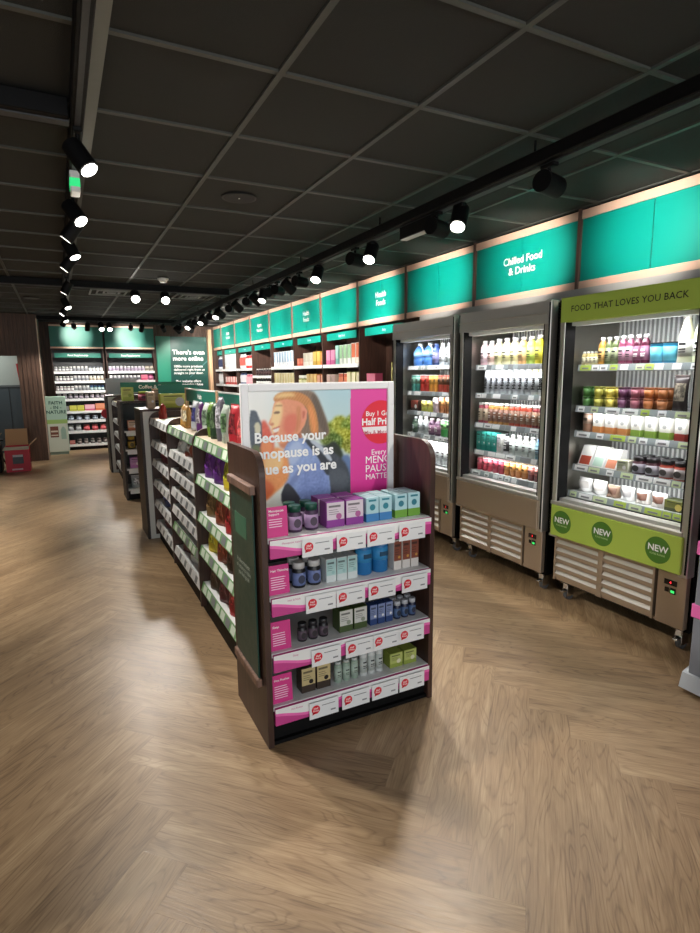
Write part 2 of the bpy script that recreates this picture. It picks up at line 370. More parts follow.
# ================================================================== PRODUCTS
_pc = {}
def lighter(c, k=1.25): return tuple(min(255, int(x * k)) for x in c)
def product_parts(kind, w_, h, col, cap=(240, 240, 240), lab=None, txt=None, simple=False, d=None):
    key = (kind, w_, h, tuple(col), tuple(cap) if cap else None, tuple(lab) if lab else None, txt, simple, d)
    if key in _pc: return _pc[key]
    def mute(c): g_ = sum(c) / 3; return tuple(int((x * .84 + g_ * .16) * .93) for x in c)
    col = mute(col); lab = mute(lab) if lab else None; cap = mute(cap) if cap else None
    d = d or w_; r = w_ / 2; P = []; B = mat(col, 0.3 if kind in ('bottle', 'milk', 'jug', 'slim') else 0.45)
    C = mat(cap, 0.4) if cap else B; LB = (mat(lab, 0.45, kind='marble', scale=38) if kind in ('pouch',) and not simple else mat(lab, 0.5)) if lab else None; n = 10 if simple else 18
    def part(nm, mb): P.append((nm, mb))
    if kind in ('bottle', 'milk', 'slim'):
        sh = {'bottle': 0.70, 'milk': 0.55, 'slim': 0.80}[kind]; nr = {'bottle': 0.46, 'milk': 0.42, 'slim': 0.7}[kind] * r
        mb = MB(); mb.lathe([(r * 0.9, 0), (r, h * 0.03), (r, h * sh), (r * 0.9, h * (sh + 0.06)), (nr, h * 0.87), (nr, h * 0.9)], B, n); part('body', mb)
        mb = MB(); mb.lathe([(nr * 1.18, h * 0.885), (nr * 1.18, h * 0.99), (nr * 1.05, h)], C, n); part('cap', mb)
        if LB:
            mb = MB(); mb.lathe([(r * 1.015, h * 0.14), (r * 1.015, h * (sh - 0.08))], LB, n); part('label_wrap', mb)
        if lab and not simple:
            mb = MB(); ink = INK if sum(lab) > 380 else SIGNW
            for q, (a, hh) in enumerate(((0.62, .05), (0.45, .03), (0.36, .02))):
                mb.box(-r * 0.45, r * 0.45, -r * 1.04, -r * 0.9, h * (a * sh + .02), h * (a * sh + .02 + hh), ink)
            if not txt: part('label_print', mb)
    elif kind == 'jar':
        mb = MB(); mb.lathe([(r * 0.93, 0), (r, h * 0.04), (r, h * 0.66), (r * 0.8, h * 0.74), (r * 0.8, h * 0.78)], B, n); part('body', mb)
        mb = MB(); mb.lathe([(r * 0.9, h * 0.76), (r * 0.9, h * 0.98), (r * 0.82, h)], C, n); part('lid', mb)
        if LB:
            mb = MB(); mb.lathe([(r * 1.02, h * 0.1), (r * 1.02, h * 0.6)], LB, n); part('label_wrap', mb)
            if not simple:
                mb = MB(); ink = mat(tuple(int(x * 0.45) for x in lab), 0.5)
                mb.lathe([(r * 0.02, 0), (r * 0.5, 0.001)], ink, 12); 
                vs = [(math.cos(a) * r * 0.55, -r * 1.05, h * 0.35 + math.sin(a) * h * 0.17) for a in [2 * PI * k / 14 for k in range(14)]]
                mb = MB(); mb.add(vs, [tuple(range(14))], ink); part('label_print', mb)
    elif kind == 'can':
        mb = MB(); mb.lathe([(r * 0.9, 0), (r, h * 0.03), (r, h * 0.93), (r * 0.92, h * 0.985)], B, n); part('body', mb)
        mb = MB(); mb.lathe([(r * 0.95, h * 0.97), (r * 0.95, h), (r * 0.85, h), (r * 0.83, h * 0.985)], C, n); part('lid', mb)
        if LB:
            mb = MB(); mb.lathe([(r * 1.015, h * 0.45), (r * 1.015, h * 0.9)], LB, n); part('label_wrap', mb)
            if not simple:
                mb = MB(); mb.box(-r * 0.5, r * 0.5, -r * 1.05, -r * 0.9, h * 0.6, h * 0.75, mat(tuple(int(x * 0.5) for x in lab), 0.5)); part('label_print', mb)
    elif kind == 'pot':      # tapered pot with film lid
        mb = MB(); mb.lathe([(r * 0.78, 0), (r * 0.95, h * 0.93), (r, h * 0.95)], B, n); part('body', mb)
        mb = MB(); mb.lathe([(r * 1.02, h * 0.94), (r * 1.02, h)], C, n); part('lid', mb)
        if LB:
            mb = MB(); mb.lathe([(r * 0.84, h * 0.15), (r * 0.96, h * 0.8)], LB, n); part('label_wrap', mb)
    elif kind == 'box':
        mb = MB(); mb.box(-r, r, 0, d, 0, h, B, 0.0012); part('carton', mb)
        e = 0.0006
        if LB:
            mb = MB(); mb.box(-r * 0.95, r * 0.95, -e, 0.001, h * 0.3, h * 0.97, LB)
            if not simple:
                ink = mat(tuple(int(x * 0.55) for x in lab), 0.5); mb.box(-r * 0.75, r * 0.55, -e * 2, 0, h * 0.78, h * 0.86, ink)
                for q in range(3): mb.box(-r * 0.75, r * (0.2 + 0.15 * (q % 2)), -e * 2, 0, h * (0.67 - q * 0.08), h * (0.69 - q * 0.08), ink)
                vs = [(r * 0.35 + math.cos(a) * r * 0.32, -e * 2, h * 0.42 + math.sin(a) * r * 0.32) for a in [2 * PI * k / 14 for k in range(14)]]
                mb.add(vs, [tuple(range(14))], C)
            part('front_print', mb)
    elif kind == 'carton':
        mb = MB(); mb.box(-r, r, 0, d, 0, h, B, 0.0012); part('carton', mb); e = 0.0006
        mb = MB(); mb.box(-r * 1.005, r * 1.005, -e, d + e, h * 0.01, h * 0.34, LB)
        ink = C; mb.box(-r * 0.6, r * 0.6, -e, 0, h * 0.84, h * 0.92, ink)
        vs = [(math.cos(a) * r * 0.45, -e, h * 0.6 + math.sin(a) * r * 0.45) for a in [2 * PI * k / 16 for k in range(16)]]
        mb.add(vs, [tuple(range(16))], ink); part('front_print', mb)
    elif kind in ('pouch', 'bag'):
        # pillow bag standing up: flat top seal, bulging belly
        nx, nz = (4, 5) if simple else (8, 10); vs = []; dd = d * 0.5
        def dep(u, v): return dd * (max(0.0, 1 - abs(2 * u - 1) ** 2.5)) ** 0.6 * (1 - v ** 5) ** 0.8 * (0.75 + 0.25 * math.sin(7 * u + 5 * v + w_ * 90)) + 0.0015
        for s_ in (-1, 1):
            for a in range(nz + 1):
                for b in range(nx + 1):
                    u, v = b / nx, a / nz; vs.append(((u - 0.5) * w_ * (1 - 0.06 * math.sin(v * PI)), dd + s_ * dep(u, v), v * h))
        K = (nx + 1) * (nz + 1); fs = []; mats_ = []
        mb = MB(); fr = []; rest = []
        for a in range(nz):
            for b in range(nx):
                q = a * (nx + 1) + b; fr.append((q, q + 1, q + nx + 2, q + nx + 1)); rest.append((K + q, K + q + nx + 1, K + q + nx + 2, K + q + 1))
        for a in range(nz):
            q = a * (nx + 1); rest += [(q, q + nx + 1, K + q + nx + 1, K + q), (q + nx, K + q + nx, K + q + 2 * nx + 1, q + 2 * nx + 1)]
        for b in range(nx): rest += [(b, K + b, K + b + 1, b + 1), (nz * (nx + 1) + b, nz * (nx + 1) + b + 1, K + nz * (nx + 1) + b + 1, K + nz * (nx + 1) + b)]
        mb.add(vs, fr + rest, B, True); part('bag', mb)
        if LB:
            l2 = MB(); sel = []; vv = []
            a0, a1 = int(nz * 0.3), int(nz * 0.8); b0, b1 = int(nx * 0.2), nx - int(nx * 0.2)
            for a in range(a0, a1 + 1):
                for b in range(b0, b1 + 1):
                    p = vs[a * (nx + 1) + b]; vv.append((p[0], p[1] - 0.001, p[2]))
            c_ = b1 - b0 + 1
            for a in range(a1 - a0):
                for b in range(b1 - b0): q = a * c_ + b; sel.append((q, q + 1, q + c_ + 1, q + c_))
            l2.add(vv, sel, LB, True); part('label_print', l2)
        mb = MB(); mb.box(-w_ / 2, w_ / 2, dd - 0.001, dd + 0.001, h * 0.985, h * 1.03, C); part('seal_strip', mb)
    elif kind == 'jug':
        mb = MB(); mb.lathe([(r * 0.92, 0), (r, h * 0.04), (r, h * 0.3), (r * 0.93, h * 0.34), (r, h * 0.38), (r, h * 0.62), (r * 0.5, h * 0.86), (r * 0.3, h * 0.9)], B, n); part('body', mb)
        mb = MB(); mb.lathe([(r * 0.34, h * 0.9), (r * 0.34, h)], C, n); part('cap', mb)
        mb = MB()
        pts = [(r * 0.25, -r * 0.2, h * 0.87), (r * 0.75, -r * 0.35, h * 0.86), (r * 0.98, -r * 0.3, h * 0.72), (r * 0.95, -r * 0.25, h * 0.6)]
        for a, b in zip(pts, pts[1:]): mb.tube(a, b, r * 0.1, C, 8)
        part('handle', mb)
        if LB: mb = MB(); mb.lathe([(r * 1.015, h * 0.4), (r * 1.015, h * 0.6)], LB, n); part('label_wrap', mb)
    elif kind == 'pack':     # sloped wedge pack (sandwich / salad) with clear bright top and label
        mb = MB(); mb.prism([(0, 0), (d, 0), (d, h), (d * 0.55, h)], 'x', -r, r, B); part('carton', mb)
        if LB:
            # label on the sloped face
            s0 = Vector((0, -0.0, 0)); 
            def Q(x, t): return (x, d * 0.55 * t - 0.0012, h * t + 0.0008)
            mb = MB(); mb.add([Q(-r * 0.8, 0.08), Q(r * 0.8, 0.08), Q(r * 0.8, 0.5), Q(-r * 0.8, 0.5)], [(0, 1, 2, 3)], LB); part('label_print', mb)
    if simple:
        allmb = MB()
        for _, q in P:
            o = len(allmb.v); allmb.v += q.v
            for f, mi, sm in zip(q.f, q.m, q.sm): allmb.f.append(tuple(i + o for i in f)); allmb.m.append(allmb.mi(q.slots[mi])); allmb.sm.append(sm)
        res = allmb.mesh('pack')
    else: res = [(nm, q.mesh(nm)) for nm, q in P]
    _pc[key] = res
    return res
DEPTH_OFF = {'bottle': 1, 'milk': 1, 'slim': 1, 'jar': 1, 'can': 1, 'pot': 1, 'jug': 1}
def put(name, label, cat, kind, loc, rz, group=None, simple=False, jit=0.06, txt=None, **k):
    """item with its front at loc (local -y), round ones are centred half a width behind it"""
    pr = product_parts(kind, txt=txt, simple=simple, **k)
    off = k['w_'] / 2 if kind in DEPTH_OFF else 0
    dx, dy = -math.sin(rz) * off, math.cos(rz) * off
    L_ = (loc[0] + dx, loc[1] + dy, loc[2])
    a = rz + (random.uniform(-jit, jit) if kind in DEPTH_OFF else random.uniform(-jit, jit) * 0.25)
    if simple:
        o = obj(name, pr, None, L_, (0, 0, a)); tag(o, label, cat, group); return o
    t = thing(name, label, cat, L_, a, group)
    for nm, me in pr: obj(nm, me, t)
    if txt: 
        o = obj('lettering', text_mesh(txt, k['w_'] * 0.85, INK, bold=0.04), t, (0.002, -k['w_'] / 2 * 1.05, k['h'] * 0.44), (PI / 2, -PI / 2, 0))
    return t
def wl(label):
    ws = label.split()
    if len(ws) > 16: print('LONG LABEL', len(ws), label)
    return label
def row(spec, p0, p1, z, rz, place, simple=False, group_place=None, back=None):
    """spec: list of dict(n,name,cat,desc,kind,w_,h,col,...) laid out left to right (as seen) from p0 to p1"""
    tot = sum(s['n'] * s['w_'] + s.get('gap0', 0) for s in spec); cnt = sum(s['n'] for s in spec)
    v = Vector((p1[0] - p0[0], p1[1] - p0[1])); Ln = v.length; v.normalize()
    gap = (Ln - tot) / max(cnt, 1)
    if gap < 0: print('TIGHT', place, gap)
    x = gap / 2
    for s in spec:
        k = {a: b for a, b in s.items() if a not in ('n', 'name', 'cat', 'desc', 'gap0', 'stack', 'backrow', 'inset')}
        x += s.get('gap0', 0)
        for i in range(s['n']):
            x += s['w_'] / 2; ins = s.get('inset', 0.0)
            bx, by = p0[0] + v.x * x, p0[1] + v.y * x
            nx, ny = -math.sin(rz), math.cos(rz)
            for lv in range(s.get('stack', 1)):
                for br in range(1 + s.get('backrow', 0)):
                    dd = ins + br * (max(s['w_'], s.get('d') or 0) + 0.006)
                    pos = (bx + nx * dd, by + ny * dd, z + lv * (s['h'] + 0.0005))
                    o_ = '' if s['n'] == 1 else ', ' + ORD[i] + ' from left'
                    st = '' if s.get('stack', 1) == 1 else (', upper' if lv else ', lower')
                    lab = ('rear ' if br else '') + s['desc'] + st + o_ + ' ' + place
                    put(s['name'], wl(lab), s['cat'], loc=pos, rz=rz, simple=simple or br > 0 and s['w_'] < 0.05,
                        group=(s['desc'] + ' row ' + place) if s['n'] * s.get('stack', 1) > 1 else None, **k)
            x += s['w_'] / 2 + gap
def R(n, name, cat, desc, kind, w_, h, col, **k): return dict(n=n, name=name, cat=cat, desc=desc, kind=kind, w_=w_, h=h, col=col, **k)

# ================================================================== FRIDGES
GRILL = mat((232, 234, 232), 0.4)
def fridge(y0, y1, label, zs, kind):
    """open multideck fridge, front plane x=2.8 facing -x, from y0 to y1"""
    Wd = y1 - y0; h2 = Wd / 2
    t = thing('open_fridge', label, 'fridge', (2.8, (y0 + y1) / 2, 0), -PI / 2, 'stainless open-front chiller cabinets')
    # local: x = viewer right, y = depth
    mb = MB()
    for s in (-1, 1):
        mb.box(s * h2, s * (h2 - 0.022), 0.04, 0.74, 0.13, 1.93, BLACK)                 # outer skin
        mb.box(s * (h2 - 0.022), s * (h2 - 0.03), 0.02, 0.70, 0.44, 1.90, STEELI)        # inner lining
    mb.box(-h2, h2, 0.70, 0.74, 0.13, 1.93, BLACK); mb.box(-h2 + .03, h2 - .03, 0.04, 0.70, 1.86, 1.93, STEELD)
    obj('cabinet_shell', mb, t)
    for s in (-1, 1):
        mb = MB(); x0, x1 = s * h2, s * (h2 - 0.052)
        mb.box(x0, x1, -0.02, 0.06, 0.44, 1.945, STEEL, 0.004); mb.box(s * (h2 - 0.006), s * (h2 - 0.014), -0.024, -0.02, 0.46, 1.93, BLACK); mb.box(s * (h2 - 0.0525), s * (h2 - 0.058), -0.018, 0.062, 0.68, 1.80, BLACK)
        obj('front_post', mb, t)
    mb = MB(); mb.box(-h2 + .03, h2 - .03, 0.5, 0.52, 0.62, 1.86, GRILL)
    k = -h2 + .05
    while k < h2 - .05: mb.box(k, k + 0.012, 0.494, 0.5, 0.64, 1.84, mat((150, 152, 150), 0.5)); k += 0.03
    obj('back_grille', mb, t)
    mb = MB()
    if kind == 'lime': mb.box(-h2 + .02, h2 - .0, -0.03, 0.02, 1.795, 1.94, LIME, 0.003)
    else: mb.prism([(-0.03, 1.80), (0.02, 1.80), (0.02, 1.94), (-0.022, 1.94)], 'x', -h2 + .015, h2 - .015, STEELD)
    hd = obj('header_panel', mb, t)
    if kind == 'lime': text('FOOD THAT LOVES YOU BACK', 0.0495, INK, hd, (-0.005, -0.0312, 1.868), bold=0.006, spacing=1.03)
    else:
        mb = MB(); mb.box(-h2 + .02, h2 - .02, -0.036, -0.026, 1.862, 1.868, STEEL); obj('blind_rail', mb, t)
    mb = MB(); mb.box(-h2 + .05, h2 - .05, 0.03, 0.09, 1.775, 1.80, mat((225, 228, 228), 0.4)); obj('lamp_housing', mb, t)
    # fascia and lower louvre panel
    mb = MB(); F = LIME if kind == 'lime' else STEELW
    mb.box(-h2 + .025, h2 - .03, -0.035, 0.0, 0.455, 0.655, F, 0.004); fa = obj('front_fascia', mb, t)
    mb = MB(); mb.box(-h2 + .01, h2 - .04, -0.03, 0.03, 0.655, 0.68, STEEL, 0.004); mb.box(-h2 + .03, h2 - .04, 0.0, 0.07, 0.68, 0.70, STEELD); obj('air_grille', mb, t)
    if kind == 'lime':
        for cx_ in (-0.345, -0.045, 0.305):
            vs = [(cx_ + 0.073 * math.cos(a), 0, 0.556 + 0.073 * math.sin(a)) for a in [2 * PI * q / 36 for q in range(36)]]
            mb = MB(); mb.add([(x, -0.0358, z) for x, _, z in vs], [tuple(range(36))], LIMED); st = obj('round_sticker', mb, t)
            text('NEW', 0.05, SIGNW, st, (cx_, -0.0366, 0.564), bold=0.02); text('FOOD RANGE', 0.0135, mat((190, 214, 150), 0.5), st, (cx_, -0.0366, 0.532), bold=0.01)
    mb = MB(); mb.box(-h2 + .035, h2 - .012, 0.04, 0.68, 0.13, 0.45, BLACK); obj('compressor_box', mb, t)
    xs = h2 - 0.172
    mb = MB()
    # pressed louvre panel: strips between slots
    def louvre(xa, xb):
        zt = 0.42
        mb.box(xa - .012, xa, 0.0, 0.035, 0.15, 0.445, STEELW); mb.box(xb, xb + .012, 0.0, 0.035, 0.15, 0.445, STEELW)
        for q in range(5):
            z = 0.40 - q * 0.052
            mb.box(xa, xb, 0.004, 0.035, z - .052 + .026, z, STEELW)     # flat strip
            mb.prism([(0.0, z), (0.006, z + .004), (0.03, z + .026), (0.024, z + .026)], 'x', xa, xb, STEEL)   # tilted slat
        mb.box(xa, xb, 0.004, 0.035, 0.426, 0.445, STEELW)
    louvre(-h2 + .05, -0.09); louvre(-0.055, xs - .025)
    mb.box(-0.079, -0.067, 0.0, 0.035, .15, .445, STEELW)
    mb.box(-h2 + .03, xs, 0.012, 0.035, 0.15, 0.166, STEELW); lv = obj('louvre_panel', mb, t)
    mb = MB(); mb.box(xs + .004, h2 - .008, 0.0, 0.035, 0.15, 0.445, STEELW, 0.003); cp = obj('control_panel', mb, t)
    xc = xs + .004 + (h2 - .012 - xs) / 2
    mb = MB(); mb.box(xc - .04, xc + .03, -0.004, 0.0, 0.375, 0.405, BLACKG, 0.001); obj('display_bezel', mb, cp)
    text('4' if kind == 'lime' else '3', 0.02, mat((240, 40, 50), 0.4, emit=1.5), cp, (xc - .004, -0.005, 0.39), name='display_digits', bold=0.01)
    mb = MB(); mb.box(xc - .035, xc - .012, -0.004, 0.0, 0.335, 0.36, BLACKG, 0.001); obj('switch', mb, cp)
    mb = MB(); mb.box(xc - .006, xc + .026, -0.004, 0.0, 0.33, 0.362, BLACKG, 0.001); mb.box(xc, xc + .02, -0.0055, -0.004, 0.337, 0.35, mat((50, 190, 90), 0.4, emit=0.8)); obj('green_switch', mb, cp)
    for sx in (-1, 1):
        for yy in (0.09, 0.62):
            c = sx * (h2 - 0.075); mb = MB()
            mb.box(c - .03, c + .03, yy - .03, yy + .03, 0.118, 0.131, CHROME); mb.box(c - .018, c + .018, yy - .014, yy + .04, 0.075, 0.118, CHROME, 0.003)
            mb.box(c - .02, c - .016, yy - .01, yy + .045, 0.03, 0.10, CHROME); mb.box(c + .016, c + .02, yy - .01, yy + .045, 0.03, 0.10, CHROME)
            mb.box(c - .014, c + .014, yy - .045, yy - .012, 0.06, 0.068, CHROME)
            cst = obj('castor', mb, t)
            mb = MB(); mb.tube((c - .013, yy + .02, 0.034), (c + .013, yy + .02, 0.034), 0.034, mat((90, 90, 92), 0.5), 18); mb.tube((c - .0145, yy + .02, 0.034), (c + .0145, yy + .02, 0.034), 0.012, CHROME); obj('wheel', mb, cst)
    # shelves
    for i, z in enumerate(zs):
        base = i == len(zs) - 1; fy = 0.1 if base else 0.13
        mb = MB(); mb.box(-h2 + .035, h2 - .055, fy, 0.49, z - .02, z, mat((200, 204, 204), 0.35, 0.3)); sh = obj('shelf', mb, t)
        if not base or True:
            mb = MB(); mb.prism([(fy - .012, z - .032), (fy - .008, z - .036), (fy, z + .003), (fy - .004, z + .006)], 'x', -h2 + .04, h2 - .06, mat((150, 160, 164), 0.35, spec=0.6)); obj('ticket_rail', mb, sh)
            x = -h2 + .06; q = 0
            while x < h2 - .15:
                wd = random.choice((0.05, 0.05, 0.08, 0.1)); g = random.choice((TKT, TKT, TKT, TKTG)) if kind != 'lime' else random.choice((TKT, LIME, TKT, mat((200, 214, 170), 0.5)))
                mb = MB(); mb.prism([(fy - .0145, z - .03), (fy - .0125, z - .03), (fy - .0052, z + .002), (fy - .0072, z + .002)], 'x', x, x + wd, g)
                if kind == 'lime' and i > 0 or random.random() < 0.4: mb.prism([(fy - .0142, z - .022), (fy - .0125, z - .022), (fy - .010, z - .012), (fy - .0124, z - .012)], 'x', x + wd * .2, x + wd * .8, INKG)
                obj('price_ticket', mb, sh); x += wd + random.choice((0.008, 0.02, 0.05))
        else: pass
    yy = (y0 + y1) / 2
    area('fridge_lamp', (2.85, yy, 1.772), Wd - .25, 0.03, 2.6, (0.35, 0, -1))
    for z in zs[:-1]:
        area('fridge_shelf_lamp', (2.922, yy, z - 0.042), Wd - .28, 0.02, 0.66, (0.7, 0, -1))
    return t
Z3 = [1.535, 1.28, 1.12, 0.905, 0.735]; Z2 = [1.55, 1.335, 1.105, 0.89, 0.73]; Z1 = [1.56, 1.33, 1.15, 0.945, 0.70]
fridge(1.665, 2.59, 'open steel fridge with lime green header and fascia, nearest the camera', Z3, 'lime')
fridge(2.655, 3.575, 'open stainless steel fridge between the lime green one and leftmost one', Z2, 'steel')
fridge(3.635, 4.56, 'leftmost open stainless fridge, partly hidden behind the poster stand', Z1, 'steel')
FX = 2.937; RZ = -PI / 2
def frow(spec, y1, y0, z, place, **k): row(spec, (FX, y1), (FX, y0), z + 0.0004, RZ, place, **k)
rf, mf, lf = 'right fridge', 'middle fridge', 'left fridge'
YL, YR = 2.545, 1.735
frow([R(4, 'shot_bottle', 'bottle', 'tiny yellow shot bottle', 'bottle', .031, .085, (214, 190, 110), cap=(240, 240, 236), lab=(226, 220, 180)),
      R(1, 'juice_bottle', 'bottle', 'orange juice bottle', 'bottle', .05, .165, (206, 140, 40), lab=(214, 164, 84)),
      R(2, 'juice_bottle', 'bottle', 'pale green juice bottle', 'bottle', .049, .165, (96, 112, 60), lab=(156, 168, 124)),
      R(2, 'juice_bottle', 'bottle', 'pink berry juice bottle', 'bottle', .05, .168, (150, 60, 96), lab=(196, 140, 166)),
      R(2, 'juice_bottle', 'bottle', 'dark purple juice bottle', 'bottle', .05, .168, (92, 16, 48), lab=(150, 84, 116)),
      R(2, 'yogurt_tub', 'tub', 'bright blue tub with black lid', 'pot', .078, .118, (34, 150, 200), cap=(24, 24, 26), lab=(90, 200, 230))],
     YL, 1.945, Z3[0], 'on top shelf of ' + rf)
frow([R(2, 'milk_bottle', 'bottle', 'tall creamy white milk bottle', 'milk', .075, .265, (232, 236, 200), cap=(245, 245, 240), lab=(226, 230, 220))], 1.937, 1.775, Z3[0], 'on top shelf of ' + rf)
cols = [('grass green', (64, 116, 46)), ('lime yellow', (160, 158, 56)), ('lemon yellow', (200, 182, 66)), ('plum', (100, 52, 84)), ('mauve pink', (146, 76, 90)), ('burnt orange', (176, 98, 40)), ('amber', (160, 92, 40))]
frow([R(1, 'snack_pot', 'pot', c + ' snack pot', 'pot', .054, .062, k, cap=lighter(k, 1.1), lab=lighter(k, 1.15), stack=2, backrow=1) for c, k in cols], YL, 1.955, Z3[1], 'on second shelf, ' + rf)
frow([R(1, 'shaker_pouch', 'pouch', 'dark brown pouch with pale green base', 'pouch', .085, .19, (40, 30, 30), d=.05, cap=(60, 46, 40), lab=(150, 140, 120))], 1.945, 1.845, Z3[1], 'on second shelf of ' + rf)
frow([R(1, 'drink_can', 'can', 'copper coloured drink can', 'can', .06, .12, (168, 122, 96), lab=(190, 160, 140)),
      R(3, 'drink_carton', 'carton', 'white carton with orange base', 'carton', .058, .125, (222, 222, 214), d=.058, lab=(224, 140, 70), cap=(150, 152, 150), backrow=1),
      R(3, 'drink_carton', 'carton', 'white carton with green base', 'carton', .058, .125, (222, 222, 214), d=.058, lab=(140, 180, 60), cap=(150, 152, 150), backrow=1),
      R(2, 'drink_carton', 'carton', 'white carton with red base', 'carton', .058, .125, (222, 222, 214), d=.058, lab=(176, 50, 44), cap=(150, 152, 150), backrow=1)],
     2.53, YR, Z3[2], 'on third shelf, ' + rf)
frow([R(1, 'sandwich_pack', 'food pack', 'white wedge food pack with red label', 'pack', .095, .125, (236, 236, 232), d=.1, lab=(200, 70, 44)),
      R(1, 'sandwich_pack', 'food pack', 'white wedge food pack with mint label', 'pack', .085, .125, (236, 236, 232), d=.1, lab=(190, 226, 206)),
      R(1, 'sandwich_pack', 'food pack', 'white wedge food pack with orange label', 'pack', .085, .12, (236, 236, 232), d=.1, lab=(236, 140, 100)),
      R(1, 'food_carton', 'carton', 'small beige food carton', 'box', .075, .07, (206, 204, 180), d=.07, lab=(190, 196, 160)),
      R(2, 'kraut_jar', 'jar', 'dark purple jar with black lid', 'jar', .076, .105, (70, 22, 36), cap=(26, 22, 24), lab=(150, 146, 156), backrow=1),
      R(3, 'kimchi_jar', 'jar', 'red jar with black lid', 'jar', .076, .105, (176, 56, 36), cap=(26, 22, 24), lab=(170, 160, 160), backrow=1)],
     2.53, YR, Z3[3], 'on fourth shelf, ' + rf)
frow([R(2, 'bread_pack', 'bag', 'glossy white food bag', 'bag', .1, .085, (226, 226, 224), d=.09, lab=(190, 186, 180)),
      R(1, 'cookie_pack', 'bag', 'clear bag with dark brown contents', 'bag', .085, .075, (150, 116, 92), d=.08, lab=(110, 70, 50)),
      R(1, 'bread_pack', 'bag', 'white food bag with grey print', 'bag', .09, .08, (230, 230, 228), d=.08, lab=(160, 156, 156)),
      R(2, 'donut_pack', 'bag', 'white bag showing brown round buns', 'bag', .09, .08, (222, 216, 208), d=.08, lab=(120, 76, 56)),
      R(1, 'salad_box', 'food pack', 'dark green box with gold oval', 'box', .12, .062, (66, 74, 30), d=.08, lab=(120, 124, 44), cap=(214, 190, 80)),
      R(1, 'salad_box', 'food pack', 'small brown snack box', 'box', .05, .055, (120, 70, 50), d=.07, lab=(170, 130, 90))],
     2.54, YR, Z3[4], 'on bottom shelf, ' + rf)
# middle fridge
YL, YR = 3.53, 2.725
frow([R(1, 'drink_bottle', 'bottle', 'blush pink drink bottle', 'bottle', .066, .19, (240, 196, 206), lab=(244, 210, 218)),
      R(1, 'drink_bottle', 'bottle', 'cream drink bottle with red lettering', 'bottle', .064, .185, (238, 214, 206), lab=(236, 190, 180)),
      R(3, 'drink_bottle', 'bottle', 'cream yellow drink bottle', 'bottle', .07, .195, (236, 230, 180), lab=(240, 232, 170)),
      R(1, 'drink_bottle', 'bottle', 'peach drink bottle', 'bottle', .066, .195, (238, 176, 110), lab=(240, 190, 130)),
      R(1, 'drink_bottle', 'bottle', 'lime green drink bottle', 'bottle', .066, .195, (196, 226, 90), lab=(200, 228, 100)),
      R(2, 'drink_bottle', 'bottle', 'vivid yellow drink bottle', 'bottle', .066, .198, (244, 230, 40), lab=(244, 232, 60)),
      R(1, 'drink_bottle', 'bottle', 'pale peach drink bottle', 'bottle', .062, .2, (240, 216, 196), lab=(240, 206, 180))],
     YL, YR, Z2[0], 'on top shelf of ' + mf)
frow([R(8, 'meal_bottle', 'bottle', 'white drink bottle, black vertical lettering', 'slim', .052, .188, (190, 196, 202), cap=(216, 216, 216), lab=(184, 190, 198), txt='Huel'),
      R(2, 'meal_bottle', 'bottle', 'yellow topped bottle, black vertical lettering', 'slim', .052, .188, (214, 218, 214), cap=(240, 236, 170), lab=(184, 190, 196), txt='Huel'),
      R(2, 'meal_bottle', 'bottle', 'cream topped bottle, black vertical lettering', 'slim', .052, .188, (216, 218, 220), cap=(238, 232, 206), lab=(184, 190, 196), txt='Huel')],
     3.47, YR, Z2[1], 'on second shelf, ' + mf)
frow([R(2, 'fruit_bottle', 'bottle', 'slim cream bottle with pink base', 'slim', .046, .16, (196, 80, 96), cap=(240, 236, 230), lab=(214, 190, 160)),
      R(4, 'fruit_bottle', 'bottle', 'slim brown bottle with amber base', 'slim', .046, .16, (206, 140, 60), cap=(240, 236, 230), lab=(150, 100, 80)),
      R(4, 'fruit_bottle', 'bottle', 'slim brown bottle with red base', 'slim', .046, .16, (204, 70, 44), cap=(240, 236, 230), lab=(160, 110, 84)),
      R(4, 'fruit_bottle', 'bottle', 'slim brown bottle with maroon base', 'slim', .046, .16, (150, 40, 50), cap=(240, 236, 230), lab=(170, 130, 100))],
     YL, YR, Z2[2], 'on third shelf, ' + mf)
frow([R(4, 'coconut_carton', 'carton', 'teal drink carton', 'box', .05, .15, (20, 150, 136), d=.05, lab=(60, 180, 164)),
      R(1, 'coconut_carton', 'carton', 'plain white drink carton', 'box', .05, .14, (224, 224, 220), d=.05, lab=(206, 206, 204)),
      R(1, 'water_bottle', 'bottle', 'white and black drink bottle with black cap', 'bottle', .052, .155, (200, 200, 200), cap=(20, 20, 22), lab=(40, 40, 42)),
      R(4, 'water_bottle', 'bottle', 'frosted white bottle with black print', 'bottle', .056, .15, (214, 222, 216), cap=(244, 244, 244), lab=(196, 208, 204)),
      R(1, 'water_bottle', 'bottle', 'pale blue drink bottle', 'bottle', .052, .14, (120, 170, 190), cap=(60, 130, 190), lab=(150, 190, 200)),
      R(2, 'water_bottle', 'bottle', 'deep blue drink bottle', 'bottle', .054, .165, (28, 70, 170), cap=(24, 50, 140), lab=(60, 110, 200))],
     YL, YR, Z2[3], 'on fourth shelf, ' + mf)
frow([R(3, 'kefir_can', 'can', 'pink red drink can', 'can', .05, .1, (190, 40, 60), cap=(240, 220, 220), lab=(206, 80, 96), backrow=1),
      R(2, 'kefir_can', 'can', 'crimson drink can', 'can', .05, .1, (160, 24, 50), cap=(240, 210, 214), lab=(190, 50, 76), backrow=1),
      R(4, 'kefir_can', 'can', 'amber drink can', 'can', .05, .1, (170, 96, 30), cap=(240, 226, 190), lab=(200, 130, 50), backrow=1),
      R(4, 'kefir_can', 'can', 'dark red drink can', 'can', .05, .1, (104, 30, 30), cap=(236, 220, 210), lab=(150, 80, 70), backrow=1)],
     YL, YR, Z2[4], 'on bottom shelf, ' + mf)
